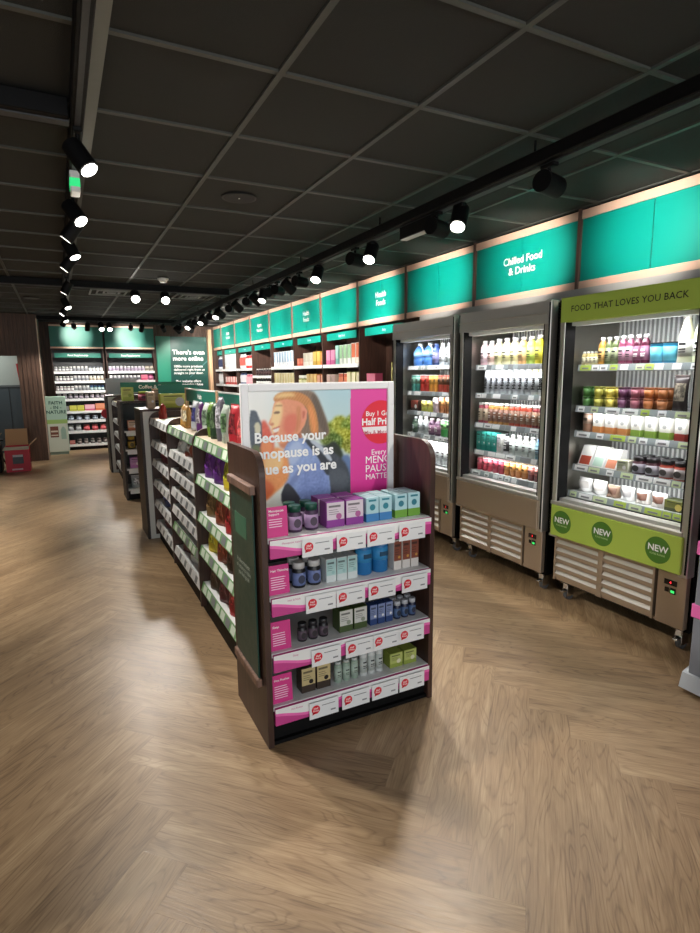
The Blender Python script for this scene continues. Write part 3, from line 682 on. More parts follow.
# left fridge
YL, YR = 4.50, 3.705
frow([R(2, 'water_jug', 'jug', 'large blue water jug', 'jug', .125, .205, (60, 120, 200), cap=(230, 236, 240), lab=(120, 170, 220)),
      R(1, 'water_bottle', 'bottle', 'navy blue water bottle', 'bottle', .075, .19, (40, 70, 140), cap=(60, 90, 160), lab=(130, 130, 190)),
      R(4, 'water_bottle', 'bottle', 'clear white water bottle', 'bottle', .062, .19, (206, 214, 222), cap=(240, 240, 240), lab=(222, 226, 232), backrow=1)],
     YL, YR, Z1[0], 'on top shelf of ' + lf)
frow([R(2, 'drink_can', 'can', 'teal drink can', 'can', .056, .15, (60, 150, 136), cap=(200, 205, 205), lab=(120, 180, 160)),
      R(2, 'drink_can', 'can', 'bright red drink can', 'can', .052, .15, (210, 40, 30), cap=(200, 205, 205), lab=(220, 60, 40)),
      R(2, 'drink_can', 'can', 'orange drink can', 'can', .052, .15, (236, 150, 40), cap=(200, 205, 205), lab=(240, 170, 60)),
      R(6, 'drink_can', 'can', 'brown and red striped drink can', 'can', .045, .15, (206, 70, 50), cap=(160, 140, 120), lab=(140, 90, 60))],
     YL, YR, Z1[1], 'on second shelf, ' + lf)
frow([R(1, 'snack_box', 'food pack', 'dark brown snack box', 'box', .12, .1, (60, 34, 28), d=.08, lab=(150, 60, 44)),
      R(2, 'drink_can', 'can', 'yellow green drink can', 'can', .056, .1, (186, 190, 70), cap=(200, 205, 205), lab=(214, 200, 90)),
      R(1, 'drink_can', 'can', 'silver pink drink can', 'can', .056, .13, (190, 170, 180), cap=(200, 205, 205), lab=(206, 190, 200)),
      R(2, 'drink_can', 'can', 'tan orange drink can', 'can', .056, .14, (214, 130, 70), cap=(200, 205, 205), lab=(224, 160, 90)),
      R(1, 'drink_can', 'can', 'dark green drink can', 'can', .056, .14, (36, 130, 106), cap=(200, 205, 205), lab=(80, 160, 120)),
      R(1, 'drink_can', 'can', 'crimson drink can', 'can', .056, .145, (196, 24, 66), cap=(200, 205, 205), lab=(210, 50, 80))],
     YL, YR, Z1[2], 'on third shelf, ' + lf)
frow([R(1, 'drink_bottle', 'bottle', 'dark green drink bottle', 'bottle', .07, .15, (36, 60, 46), cap=(230, 230, 230), lab=(60, 90, 66)),
      R(2, 'drink_bottle', 'bottle', 'silver grey drink bottle', 'bottle', .062, .16, (190, 196, 196), cap=(220, 222, 222), lab=(150, 158, 158)),
      R(2, 'drink_bottle', 'bottle', 'grape purple drink bottle', 'bottle', .07, .15, (96, 60, 90), cap=(220, 200, 210), lab=(136, 90, 120)),
      R(2, 'drink_can', 'can', 'bright green drink can', 'can', .062, .145, (60, 170, 80), cap=(226, 230, 226), lab=(130, 196, 120)),
      R(2, 'drink_can', 'can', 'salmon drink can', 'can', .056, .145, (206, 150, 140), cap=(226, 230, 226), lab=(190, 200, 170))],
     4.49, YR, Z1[3], 'on fourth shelf, ' + lf)
frow([R(9, 'yogurt_bottle', 'bottle', 'tall white bottle with dark print', 'slim', .062, .19, (232, 234, 236), cap=(244, 244, 244), lab=(236, 238, 240))],
     4.4, YR, Z1[4], 'on bottom shelf, ' + lf)

# ================================================================== ENDCAP DISPLAY (near)
def wing_poly(y0, y1, h, r=0.09):
    """side profile (y,z): front top corner at y0 rounded"""
    pts = [(y0, 0), (y1, 0), (y1, h)]
    for k in range(9):
        a = PI / 2 + (PI / 2) * k / 8; pts.append((y0 + r + r * math.cos(a), h - r * 1.0 + r * math.sin(a)))
    return pts
t = thing('display_stand', 'dark walnut end display with four pink-edged shelves of supplements', 'display stand', (1.034, 1.99, 0))
for s, nm in ((-1, 0), (1, 1)):
    mb = MB(); x = s * 0.4; mb.prism(wing_poly(0, 0.44, 1.21), 'x', x, x - s * 0.024, WALNUT)
    obj('side_panel', mb, t)
mb = MB(); mb.box(-0.376, 0.376, 0.40, 0.43, 0.0, 1.20, DGREY); obj('back_panel', mb, t)
mb = MB(); mb.box(-0.376, 0.376, 0.03, 0.06, 0.0, 0.105, BLACK, 0.002); mb.box(-0.376, 0.376, 0.012, 0.4, 0.0, 0.016, BLACK); obj('plinth', mb, t)
ZE = [0.875, 0.64, 0.405, 0.175]
badge = RED
tix = [[.855, 1.005, 1.145, 1.30], [.865, 1.0, 1.15, 1.315], [.885, 1.04, 1.17, 1.30], [.87, 1.02, 1.165, 1.305]]
for i, z in enumerate(ZE):
    mb = MB(); mb.box(-0.375, 0.375, 0.0, 0.40, z - .018, z, WHITEM, 0.002); sh = obj('shelf', mb, t)
    mb = MB(); xs = [-0.372 + 0.744 * k / 40 for k in range(41)]
    mb.box(-0.372, 0.372, -0.014, -0.0, z - .075, z - .002, PINK, 0.001)
    def wav(x): return z - 0.034 + 0.016 * math.sin((x + 0.372) * 2 * PI / 0.37 + 2.0)
    for a, b in zip(xs, xs[1:]):
        mb.add([(a, -0.0148, wav(a)), (b, -0.0148, wav(b)), (b, -0.0148, z - .002), (a, -0.0148, z - .002)], [(0, 1, 2, 3)], WHITE)
        mb.add([(a, -0.0144, wav(a) - .012), (b, -0.0144, wav(b) - .012), (b, -0.0144, wav(b)), (a, -0.0144, wav(a))], [(0, 1, 2, 3)], PINKL)
    obj('shelf_edge', mb, sh)
    text(['Menopause support', 'Hair & Nails', 'Sleep', 'Hot flushes'][i], 0.011, PINK, sh, (-0.28, -0.0156, z - .018), bold=0.0)
    for xt in tix[i]:
        x = xt - 1.034; mb = MB(); mb.box(x - .066, x + .066, -0.026, -0.024, z - .084, z - .012, TKT)
        mb.box(x - .01, x + .05, -0.0268, -0.026, z - .034, z - .031, INKG); mb.box(x + .03, x + .052, -0.0268, -0.026, z - .066, z - .060, INKG)
        vs = [(x - .038 + .019 * math.cos(a), -0.0270, z - .044 + .019 * math.sin(a)) for a in [2 * PI * q / 20 for q in range(20)]]
        mb.add(vs, [tuple(range(20))], RED); mb.add([(x - .053, -.0270, z - .052), (x - .04, -.0270, z - .062), (x - .054, -.0270, z - .066)], [(0, 1, 2)], RED)
        tk = obj('price_ticket', mb, sh)
for i, z in enumerate(ZE):
    for xt in tix[i]:
        text('Half\nPrice', 0.012, SIGNW, t, (xt - 1.034 - .038, -0.0277, z - .044), bold=0.01, line=0.85)
# sign holder clamped on the outside of the left panel
t2 = thing('sign_holder', 'dark green sign board in wooden clamp rails on left walnut panel', 'sign', (0.632, 2.2, 0), 0)
mb = MB(); mb.box(-0.012, -0.006, -0.15, 0.15, 0.27, 1.05, DGREEN); bd = obj('board', mb, t2)
WR = mat((120, 92, 78), 0.5, kind='wood')
for z in (0.25, 1.045):
    mb = MB(); mb.box(-0.024, 0.0, -0.165, 0.165, z, z + .035, WR, 0.003); obj('clamp_rail', mb, t2)
text('It takes the best\nof nature to make\nyou feel good', 0.027, mat((190, 205, 195), 0.5), bd, (-0.0128, 0.0, 0.70), face='-x', bold=0.0)
mb = MB(); mb.box(-0.0128, -0.012, -0.06, 0.1, 0.84, 0.93, mat((54, 110, 84), 0.5)); obj('printed_leaf', mb, bd)
# poster in a white frame on top of the display
def poster():
    XC = 1.0245
    t = thing('framed_poster', 'white framed poster of smiling woman in blue top above supplement shelves', 'poster', (XC, 2.28, 0.885))
    W_, Hh = 0.735, 0.578; b = 0.033
    FW = mat((238, 238, 238), 0.3)
    for nm, (x0, x1, z0, z1) in {'l': (-W_ / 2, -W_ / 2 + b, 0, Hh), 'r': (W_ / 2 - b, W_ / 2, 0, Hh), 'b': (-W_ / 2 + b, W_ / 2 - b, 0, b * .6), 't': (-W_ / 2 + b, W_ / 2 - b, Hh - b, Hh)}.items():
        mb = MB(); mb.box(x0, x1, -0.012, 0.012, z0, z1, FW, 0.003); obj('frame_bar', mb, t)
    mb = MB(); mb.box(-W_ / 2 + .004, W_ / 2 - .004, 0.003, 0.01, 0.004, Hh - .004, FW); obj('back_board', mb, t)
    # printed artwork: colours of the print on a fine sheet
    NX, NZ = 260, 200
    W2_ = 0.0
    x0, x1, z0, z1 = -W_ / 2 + b, W_ / 2 - b, b * .6, Hh - b
    U, V = np.meshgrid(np.linspace(0, 1, NX), np.linspace(0, 1, NZ))   # V up
    F_ = 561.93
    def drawing(lx, lz):       # sheet position -> coordinates the artwork was sketched in
        X_, Y_, Z_ = lx + XC, 2.279, lz + 0.885 - 1.5
        d = X_ * _f.x + Y_ * _f.y + Z_ * _f.z
        return 350 + F_ * (X_ * _r2.x + Y_ * _r2.y + Z_ * _r2.z) / d, 466.5 - F_ * (X_ * _u2.x + Y_ * _u2.y + Z_ * _u2.z) / d
    def sheet(px, py):
        q = _f + _r2 * (px - 350) / F_ + _u2 * (466.5 - py) / F_; k = 2.279 / q.y
        return q.x * k - XC, q.z * k + 1.5 - 0.885
    PX, PY = drawing(x0 + U * (x1 - x0), z0 + V * (z1 - z0))
    img = np.zeros((NZ, NX, 3))
    def inside(poly):
        r = np.zeros(PX.shape, bool); n = len(poly)
        for i in range(n):
            xa, ya = poly[i]; xb, yb = poly[(i + 1) % n]
            c = ((ya > PY) != (yb > PY)); xx = (xb - xa) * (PY - ya) / ((yb - ya) or 1e-9) + xa
            r ^= c & (PX < xx)
        return r
    def smooth(poly, it=2):
        for _ in range(it):
            q = []
            for i in range(len(poly)):
                a = poly[i]; b_ = poly[(i + 1) % len(poly)]
                q += [(a[0] * .75 + b_[0] * .25, a[1] * .75 + b_[1] * .25), (a[0] * .25 + b_[0] * .75, a[1] * .25 + b_[1] * .75)]
            poly = q
        return poly
    rng = np.random.RandomState(1)
    def blur(a, k):
        for _ in range(k):
            p = np.pad(a, ((1, 1), (1, 1)) + ((0, 0),) * (a.ndim - 2), mode='edge')
            a = (p[:-2, 1:-1] + p[2:, 1:-1] + p[1:-1, :-2] + p[1:-1, 2:] + p[1:-1, 1:-1]) / 5
        return a
    def strands(amp, ang):     # hair streaks along a direction
        t_ = PX * math.cos(ang) + PY * math.sin(ang)
        return (np.sin(t_ * 2.3 + 3 * np.sin(PY * .11)) * .6 + np.sin(t_ * 4.1 + PX * .3) * .4) * amp
    def paint(poly, col, soft=2, sm=2, tex=0, streak=None, al=1.0):
        nonlocal img
        a = inside(smooth(poly, sm) if sm else poly).astype(float)
        if soft: a = blur(a, soft + (5 if soft >= 3 else 0))
        a = a * al
        c = np.array(col, float)[None, None, :]
        if tex: c = c + blur(rng.randn(NZ, NX), 3)[..., None] * tex * 3
        if streak: c = c + strands(*streak)[..., None]
        img = img * (1 - a[..., None]) + c * a[..., None]
    # sky
    img[:] = np.array((240, 242, 238)); g = np.clip((PX - 262) / 70, 0, 1)[..., None]; img = img * (1 - g) + np.array((186, 218, 226)) * g
    g = np.clip((PY - 395) / 50, 0, 1)[..., None] * .4; img = img * (1 - g) + np.array((240, 236, 214)) * g
    # trees beyond
    for (x_, y_, r_, c_) in ((332, 430, 9, (140, 158, 62)), (340, 424, 9, (170, 176, 66)), (348, 426, 8, (126, 150, 60)), (352, 420, 6, (150, 168, 70)), (344, 438, 11, (176, 178, 62)), (334, 442, 10, (100, 126, 52)), (350, 446, 8, (146, 150, 60)), (326, 440, 6, (112, 130, 60))):
        paint([(x_ + r_ * math.cos(a), y_ + r_ * math.sin(a)) for a in [2 * PI * k / 8 for k in range(8)]], c_, 6, 1, 26)
    paint([(318, 446), (334, 444), (344, 452), (344, 470), (318, 470)], (60, 72, 56), 4)
    # rucksack and strap behind the shoulder
    paint([(326, 446), (334, 440), (340, 446), (342, 458), (334, 470), (322, 470)], (52, 60, 50), 3)
    paint([(340, 455), (352, 454), (352, 490), (340, 480)], (104, 128, 170), 3)
    paint([(310, 444), (326, 446), (338, 455), (347, 464), (352, 482), (352, 505), (322, 505), (318, 474)], (74, 80, 88), 3, 2, 4)
    paint([(326, 470), (346, 468), (350, 486), (334, 496)], (98, 104, 112), 8, 2, al=.6)
    # dark hair at the back, falling right
    paint([(276, 394), (296, 391), (312, 390), (318, 398), (324, 414), (330, 430), (328, 436), (318, 440), (302, 436), (290, 420)], (138, 116, 98), 3, 1, 0, (7, .35))
    paint([(312, 391), (319, 400), (329, 428), (326, 436), (318, 424), (312, 406)], (110, 96, 84), 4, 1, 0, (5, .3))
    # neck
    paint([(280, 432), (300, 424), (303, 444), (290, 450), (278, 448)], (208, 130, 96), 3)
    paint([(286, 438), (300, 430), (302, 442), (290, 446)], (160, 92, 70), 5, al=.7)
    # blue top
    paint([(284, 446), (294, 438), (306, 438), (318, 446), (326, 462), (330, 480), (331, 506), (288, 506), (284, 486), (282, 464)], (146, 168, 214), 2, 2, 5)
    paint([(290, 444), (300, 440), (304, 452), (292, 468), (286, 458)], (186, 202, 230), 6, al=.8)
    paint([(300, 470), (322, 458), (330, 484), (330, 506), (296, 506)], (128, 148, 200), 9, 2, 6)
    paint([(298, 470), (303, 462), (300, 478), (290, 490), (286, 486)], (104, 120, 170), 4, al=.6)
    paint([(303, 440), (309, 439), (322, 448), (328, 462), (330, 476), (325, 474), (318, 456)], (58, 64, 72), 2)
    paint([(308, 440), (314, 440), (326, 449), (333, 460), (330, 462), (320, 450)], (190, 200, 212), 2)
    # arms
    paint([(252, 462), (262, 452), (276, 446), (286, 452), (290, 466), (288, 482), (276, 492), (262, 504), (240, 506), (240, 480)], (240, 158, 96), 3, 2, 4)
    paint([(262, 458), (276, 450), (284, 456), (282, 470), (266, 476)], (250, 214, 150), 8, al=.8)
    paint([(240, 484), (256, 476), (272, 482), (276, 492), (258, 506), (240, 506)], (214, 104, 62), 7, al=.85)
    paint([(286, 482), (292, 486), (302, 500), (302, 508), (284, 508), (280, 496)], (62, 64, 70), 2)
    # face in profile looking left
    face = [(280, 396), (290, 394), (302, 400), (308, 414), (304, 428), (292, 440), (282, 444), (276.5, 442), (273.5, 438.5), (273.6, 435.2), (272.4, 434.2), (273.2, 432.2), (271.2, 430.6), (272.2, 427.6), (271.2, 425.6), (268.4, 424.2), (269.2, 421.6), (271.8, 416), (272.6, 411), (273.4, 405), (275.6, 399.6)]
    paint(face, (236, 158, 122), 1, 1, 2)
    paint([(270, 424), (272.5, 412), (276, 401), (282, 402), (283, 414), (279, 426), (277, 438), (273, 434)], (252, 220, 160), 6, al=.9)
    paint([(284, 416), (296, 412), (301, 424), (292, 436), (283, 434)], (226, 118, 96), 10, al=.8)
    paint([(276, 438), (284, 436), (288, 442), (280, 444)], (240, 176, 120), 4)
    paint([(273.5, 412.6), (277, 410.8), (281, 412), (278, 414), (274.5, 414.2)], (110, 84, 70), 1, 1, al=.8)
    paint([(273.6, 406.6), (278, 404.4), (283.5, 405.6), (279, 406.6)], (160, 116, 80), 2, 1, al=.8)
    paint([(269, 424.4), (272.8, 422.4), (274.6, 424.6), (272, 426)], (200, 110, 84), 2, 1, al=.7)
    paint([(272.4, 429), (279.5, 426.8), (278.4, 432), (273.4, 432.4)], (246, 240, 232), 1, 1)
    paint([(271.6, 428.8), (280.4, 425.6), (279.8, 427.4), (272.6, 429.8)], (200, 96, 84), 1, 1, al=.8); paint([(273, 433.4), (278.8, 431.4), (277, 434.6), (273.8, 435)], (206, 104, 92), 1, 1, al=.8)
    # ear
    paint([(300, 408), (305, 406.5), (307.6, 411), (306, 418), (302.5, 423), (300, 419)], (238, 158, 130), 1); paint([(302, 411), (305, 410.5), (305, 416), (302.8, 420)], (196, 104, 84), 2, 1, al=.7)
    # front hair swept over the ear
    paint([(272.5, 400), (277, 393), (290, 391), (304, 393), (313, 402), (318, 418), (319, 436), (312, 438), (309, 424), (309, 412), (303, 403), (294, 400), (284, 399), (276, 402)], (208, 142, 86), 2, 2, 0, (10, .5))
    paint([(308, 402), (314, 410), (317, 428), (314, 436), (311, 422), (308, 410)], (240, 158, 96), 4, 2, 0, (8, .3), .9)
    paint([(273, 399), (278, 394), (290, 392), (298, 396), (286, 397)], (248, 216, 150), 3, 2, al=.85)
    paint([(296, 408), (300, 404), (302, 416), (299, 430), (294, 436), (297, 420)], (214, 140, 96), 3, 2, 0, (6, .2), .8)
    # hands holding the dark camera
    paint([(262, 418), (268, 424), (272, 434), (275, 446), (270, 456), (260, 458), (256, 440)], (222, 96, 74), 3, 2, 4)
    paint([(262, 436), (270, 438), (274, 448), (268, 458), (260, 456)], (242, 150, 96), 4)
    paint([(249, 411), (256, 410), (259, 418), (262, 424), (262, 444), (256, 452), (250, 448)], (76, 86, 98), 2, 1, 3)
    paint([(254, 423), (260, 422), (261, 434), (255, 435)], (212, 206, 176), 2, 1)
    paint([(251, 446), (260, 444), (261, 456), (253, 458)], (108, 118, 74), 3)
    # pink band
    pk = PX >= 350.5; img[pk] = (234, 88, 168); g = np.clip((PY - 400) / 90, 0, 1)[..., None] * pk[..., None]; img = img * (1 - g) + np.array((224, 62, 152)) * g
    img = np.clip(img, 0, 255)
    co = np.ones((NZ * NX, 4), np.float32)
    s_ = (img / 255).reshape(-1, 3); co[:, :3] = np.where(s_ <= 0.04045, s_ / 12.92, ((s_ + 0.055) / 1.055) ** 2.4)
    vs = np.stack([x0 + U.ravel() * (x1 - x0), np.full(NX * NZ, -0.001), z0 + V.ravel() * (z1 - z0)], 1)
    fs = [(j * NX + i, j * NX + i + 1, (j + 1) * NX + i + 1, (j + 1) * NX + i) for j in range(NZ - 1) for i in range(NX - 1)]
    me = bpy.data.meshes.new('poster_print'); me.from_pydata(vs.tolist(), [], fs)
    at = me.attributes.new('print', 'FLOAT_COLOR', 'POINT'); at.data.foreach_set('color', co.ravel())
    me.materials.append(mat((255, 255, 255), 0.25, kind='paint')); pp = obj('poster_print', me, t)
    yy = -0.003
    cut = x1 - 0.001
    import bmesh
    def cuttext(txt, size, m, px, py, y=yy, **k):
        x, z = sheet(px, py); o = text(txt, size, m, pp, (x, y, z), align='LEFT', **k); me = o.data.copy()
        bm = bmesh.new(); bm.from_mesh(me)
        for c_, n_ in ((cut - x, 1), (x0 - x, -1)):
            bmesh.ops.bisect_plane(bm, geom=bm.verts[:] + bm.edges[:] + bm.faces[:], plane_co=(c_, 0, 0), plane_no=(n_, 0, 0), clear_outer=True)
        bm.to_mesh(me); bm.free(); o.data = me
    for s, px, py, sz in (('Because your', 254, 439, .061), ('menopause is as', 245, 456, .0625), ('unique as you are', 240.5, 472.5, .0625)):
        cuttext(s, sz, SIGNW, px, py, bold=0.03)
    cx_, cz = sheet(380.5, 422); R_ = 0.102
    mb = MB(); vs = [(min(cx_ + R_ * math.cos(2 * PI * k / 48), cut), -0.0022, cz + R_ * math.sin(2 * PI * k / 48)) for k in range(48)]
    mb.add(vs, [tuple(range(48))], mat((228, 48, 66), 0.4)); mb.add([(cx_ - R_ * .97, -.0026, cz - .020), (cut, -.0026, cz - .020), (cut, -.0026, cz - .052), (cx_ - R_ * .84, -.0026, cz - .052)], [(0, 1, 2, 3)], mat((248, 240, 240), 0.4))
    obj('offer_roundel', mb, pp)
    cuttext('Buy 1 Get 1', 0.032, SIGNW, 365.5, 414, bold=0.01); cuttext('Half Price', 0.044, SIGNW, 361.5, 422.5, bold=0.03)
    cuttext('Mix & Match', 0.026, mat((206, 90, 110), 0.4), 364, 433, bold=0.01)
    for s, px, py, sz in (('Every', 371, 452.5, .036), ('MENO', 365, 460.5, .049), ('PAUSE', 365, 469.3, .049), ('MATTERS', 365.3, 477.3, .037)):
        cuttext(s, sz, SIGNW, px, py, bold=0.0)
poster()
# pink information cards at the left of each shelf
card_lab = ['top', 'second', 'third', 'bottom']
heads = ['Menopause\nSupport', 'Hair Thinning', 'Sleep', 'Hot Flushes']
for i, z in enumerate(ZE):
    t = thing('information_card', 'pink information card standing on %s shelf of the walnut end display' % card_lab[i], 'card', (0.708, 2.012, z + 0.0004), 0, 'pink cards of the end display')
    mb = MB(); mb.prism([(0, 0), (0.003, 0), (0.012, 0.118), (0.009, 0.118)], 'x', -0.043, 0.043, mat((206, 52, 130), 0.45)); mb.prism([(0.003, 0), (0.04, 0), (0.04, 0.002), (0.003, 0.002)], 'x', -0.043, 0.043, mat((206, 52, 130), 0.45)); cd = obj('card_body', mb, t)
    mb = MB()
    for q in range(6 if i else 4):
        z_ = 0.068 - q * 0.0095; yo = 0.009 * z_ / 0.118 - 0.0007
        mb.add([(-.034, yo, z_), (random.uniform(.015, .033), yo, z_), (.02, yo + .0002, z_ + .003), (-.034, yo + .0002, z_ + .003)], [(0, 1, 2, 3)], mat((246, 214, 232), 0.5))
    obj('small_print', mb, t)
    text(heads[i], 0.0135, SIGNW, t, (-0.034, 0.0063, 0.096), align='LEFT', bold=0.01)
# products on the end display
def erow(spec, x0, x1, z, place, y=2.03): row(spec, (x0, y), (x1, y), z + 0.0004, 0.0, place)
pl = 'on %s shelf, end display'
def P_(i): return pl % card_lab[i]
JG = (96, 60, 104)
erow([R(2, 'supplement_bottle', 'bottle', 'purple jar with dark green lid', 'jar', .056, .108, (70, 40, 78), cap=(8, 78, 60), lab=(178, 142, 188), backrow=1)], .762, .905, ZE[0], P_(0))
erow([R(2, 'supplement_carton', 'box', 'white and purple carton with flower', 'box', .082, .108, (150, 50, 160), d=.07, lab=(228, 214, 226), cap=(190, 90, 160), backrow=1)], .922, 1.10, ZE[0], P_(0))
erow([R(2, 'supplement_carton', 'box', 'pale and deep blue carton', 'carton', .061, .105, (176, 222, 230), d=.06, lab=(50, 130, 200), cap=(40, 140, 160), backrow=1)], 1.108, 1.238, ZE[0], P_(0))
erow([R(2, 'supplement_carton', 'box', 'pale blue carton with green base', 'carton', .061, .105, (176, 222, 230), d=.06, lab=(112, 176, 50), cap=(40, 130, 150), backrow=1)], 1.25, 1.385, ZE[0], P_(0))
erow([R(2, 'supplement_bottle', 'bottle', 'black jar with blue label', 'jar', .056, .105, (22, 22, 28), cap=(206, 206, 202), lab=(110, 130, 190), backrow=1)], .775, .91, ZE[1], P_(1))
erow([R(3, 'supplement_carton', 'box', 'white and mint carton', 'box', .046, .102, (214, 224, 222), d=.07, lab=(170, 214, 210), cap=(150, 200, 196), backrow=1)], .918, 1.068, ZE[1], P_(1))
erow([R(2, 'powder_tub', 'tub', 'bright blue round tub', 'can', .074, .125, (16, 116, 190), cap=(120, 170, 210), lab=(40, 150, 220))], 1.074, 1.235, ZE[1], P_(1))
erow([R(3, 'supplement_carton', 'box', 'white carton with brown leaves', 'box', .04, .135, (226, 220, 212), d=.05, lab=(140, 66, 44), cap=(210, 150, 60))], 1.245, 1.38, ZE[1], P_(1))
erow([R(3, 'supplement_bottle', 'bottle', 'small black bottle', 'jar', .04, .078, (22, 20, 24), cap=(40, 40, 44), lab=(96, 78, 92))], .79, .935, ZE[2], P_(2))
erow([R(2, 'supplement_carton', 'box', 'white and olive carton', 'box', .064, .1, (70, 92, 40), d=.07, lab=(214, 216, 206), cap=(150, 160, 140))], .975, 1.115, ZE[2], P_(2))
erow([R(3, 'supplement_carton', 'box', 'slim blue and white carton', 'box', .036, .095, (34, 66, 130), d=.04, lab=(120, 140, 190), cap=(240, 240, 240))], 1.125, 1.245, ZE[2], P_(2))
erow([R(3, 'supplement_bottle', 'bottle', 'small dark blue bottle', 'jar', .034, .082, (24, 34, 70), cap=(190, 196, 204), lab=(80, 110, 160), backrow=1)], 1.255, 1.375, ZE[2], P_(2))
erow([R(2, 'supplement_carton', 'box', 'gold carton with dark berries', 'box', .064, .112, (60, 46, 34), d=.06, lab=(206, 186, 124), cap=(30, 26, 24))], .795, .935, ZE[3], P_(3))
erow([R(3, 'spray_bottle', 'bottle', 'short green and white bottle', 'slim', .034, .095, (150, 176, 156), cap=(190, 200, 194), lab=(176, 200, 182))], .955, 1.075, ZE[3], P_(3))
erow([R(3, 'spray_bottle', 'bottle', 'tall white spray bottle', 'slim', .036, .118, (206, 212, 208), cap=(220, 222, 220), lab=(190, 200, 194))], 1.08, 1.2, ZE[3], P_(3))
erow([R(2, 'supplement_carton', 'box', 'lime green carton', 'box', .068, .07, (150, 170, 60), d=.06, lab=(190, 204, 100), cap=(230, 232, 190), backrow=1)], 1.225, 1.375, ZE[3], P_(3))

# ================================================================== GONDOLAS (shelving islands)
GX = 0.70; CX = 1.034
BAG = [((96, 36, 130), 'purple'), ((224, 196, 30), 'yellow'), ((150, 60, 36), 'rust brown'), ((60, 96, 44), 'leaf green'), ((190, 36, 40), 'red'), ((120, 90, 50), 'tan'), ((96, 28, 40), 'maroon'), ((206, 206, 200), 'white'), ((70, 46, 36), 'dark brown'), ((40, 60, 120), 'navy')]
def bay(y0, y1, zs, label, rail, end_upright=True):
    """double sided island bay, left face at x=GX"""
    t = thing('shelving_bay', label, 'shelving unit', (CX, (y0 + y1) / 2, 0)); h = (y1 - y0) / 2; g = CX - GX
    mb = MB(); mb.box(-0.012, 0.012, -h, h, 0.1, 1.14, DGREY); obj('spine_panel', mb, t)
    mb = MB(); mb.box(-g + .02, g - .02, -h, h, 0, 0.10, BLACK); obj('plinth', mb, t)
    for yy in (h - .024,):
        mb = MB(); pts = [(-g - .014, 0.05), (g + .014, 0.05), (g + .014, 1.08)]
        for s in (1, -1):
            for k in range(7):
                a = PI / 2 * k / 6 if s == 1 else PI / 2 + PI / 2 * k / 6
                pts.append((s * (g + .014 - .09) + .09 * math.cos(a), 1.09 + .09 * math.sin(a)))
        pts.append((-g - .014, 1.08)); mb.prism(pts, 'y', yy, yy + .024, WALNUT); obj('upright_panel', mb, t)
    for i, z in enumerate(zs):
        mb = MB(); mb.box(-g + .006, g - .006, -h, h - .026, z - .02, z, WHITEM if i else mat((214, 196, 172), 0.5)); sh = obj('shelf', mb, t)
        col = rail[i] if isinstance(rail, list) else rail
        for s in (-1, 1):
            mb = MB(); mb.prism([(s * (g - .004), z + .004), (s * (g + .012), z - .052), (s * (g + .008), z - .056), (s * (g - .010), z - .002)], 'y', -h + .004, h - .03, WHITE if col != 'g' else TKTGR); rl = obj('ticket_rail', mb, sh)
        yy = -h + .03; k = 0
        while yy < h - .12:
            mb = MB(); c = (TKTG if k % 2 else TKT) if col != 'g' else (mat((216, 228, 210), .5) if k % 3 else TKTG)
            def q(f): return (-(g - .004 + .016 * f) - .0022, z + .004 - .056 * f)
            wd = 0.06 if col != 'g' else .075
            a, b = q(0.12), q(0.88); mb.prism([a, b, (b[0] + .001, b[1]), (a[0] + .001, a[1])], 'y', yy, yy + wd, c)
            obj('price_ticket', mb, sh); yy += wd + .03; k += 1
    return t
ZA = [1.135, .905, .67, .455, .215]; ZB = [1.13, .95, .805, .66, .525, .39, .195]; ZC = [1.125, .93, .755, .57, .38, .185]
bay(2.44, 3.46, ZA, 'island shelving bay with green ticket rails next to the end display', 'g')
bay(3.46, 4.40, ZB, 'middle island shelving bay with mostly white ticket rails', ['g', 'w', 'w', 'w', 'w', 'g', 'w'])
bay(4.40, 5.33, ZC, 'farthest bay of the near shelving island, white ticket rails', 'w')
def grow(cols, y1, y0, z, h, desc_fmt, place, kind='pouch', w_=.13, x=GX + .03, d=.08, **k):
    spec = []
    for c, nm in cols: spec.append(R(1, 'snack_pouch' if kind == 'pouch' else 'food_jar', 'bag' if kind == 'pouch' else 'jar', desc_fmt % nm, kind, w_, h, c, d=d if kind == 'pouch' else None, **k))
    row(spec, (x, y1), (x, y0), z + .0004, RZ, place, simple=False)
lv5 = ['top', 'second', 'third', 'fourth', 'fifth', 'sixth', 'bottom']
def pick(ix): return [BAG[i] for i in ix]
for i, (ix, hh) in enumerate((((0, 0, 1, 1), .18), ((5, 2, 4, 3), .175), ((1, 2, 8, 5), .165), ((8, 6, 4, 6), .18))):
    sh = 1 + i; seen_ = {}
    cols_ = []
    for q, (c, nm) in enumerate(pick(ix)):
        cols_.append((c, ('far ' if q < 2 else 'near ') + nm))
    cols_ = [(c, n_) if [x[1] for x in cols_].count(n_) == 1 else (c, n_ + (' patterned' if q % 2 else ' plain')) for q, (c, n_) in enumerate(cols_)]
    for q, (c, nm) in enumerate(cols_):
        yc = 3.28 - q * .215
        put('snack_pouch', '%s snack pouch on %s shelf of the near island bay' % (nm, lv5[sh]), 'bag', 'pouch', (GX + .022, yc, ZA[sh] + .0004), RZ, 'snack pouches on %s shelf of the near bay' % lv5[sh], w_=.195, h=hh, col=c, d=.09, cap=lighter(c, 1.2), lab=lighter(c, 1.5))
for i, ix in enumerate(((7, 2, 4), (8, 7, 5), (5, 8, 7), (8, 6, 9), (7, 5, 8), (6, 7, 5))):
    sh = 1 + i; grow(pick(ix), 4.33, 3.5, ZB[sh], .10 if sh < 6 else .13, '%s food pouch', 'on %s shelf of the middle bay of the island' % lv5[sh], w_=.2, d=.09, cap=(150, 150, 150), lab=lighter(pick(ix)[0][0], 1.3))
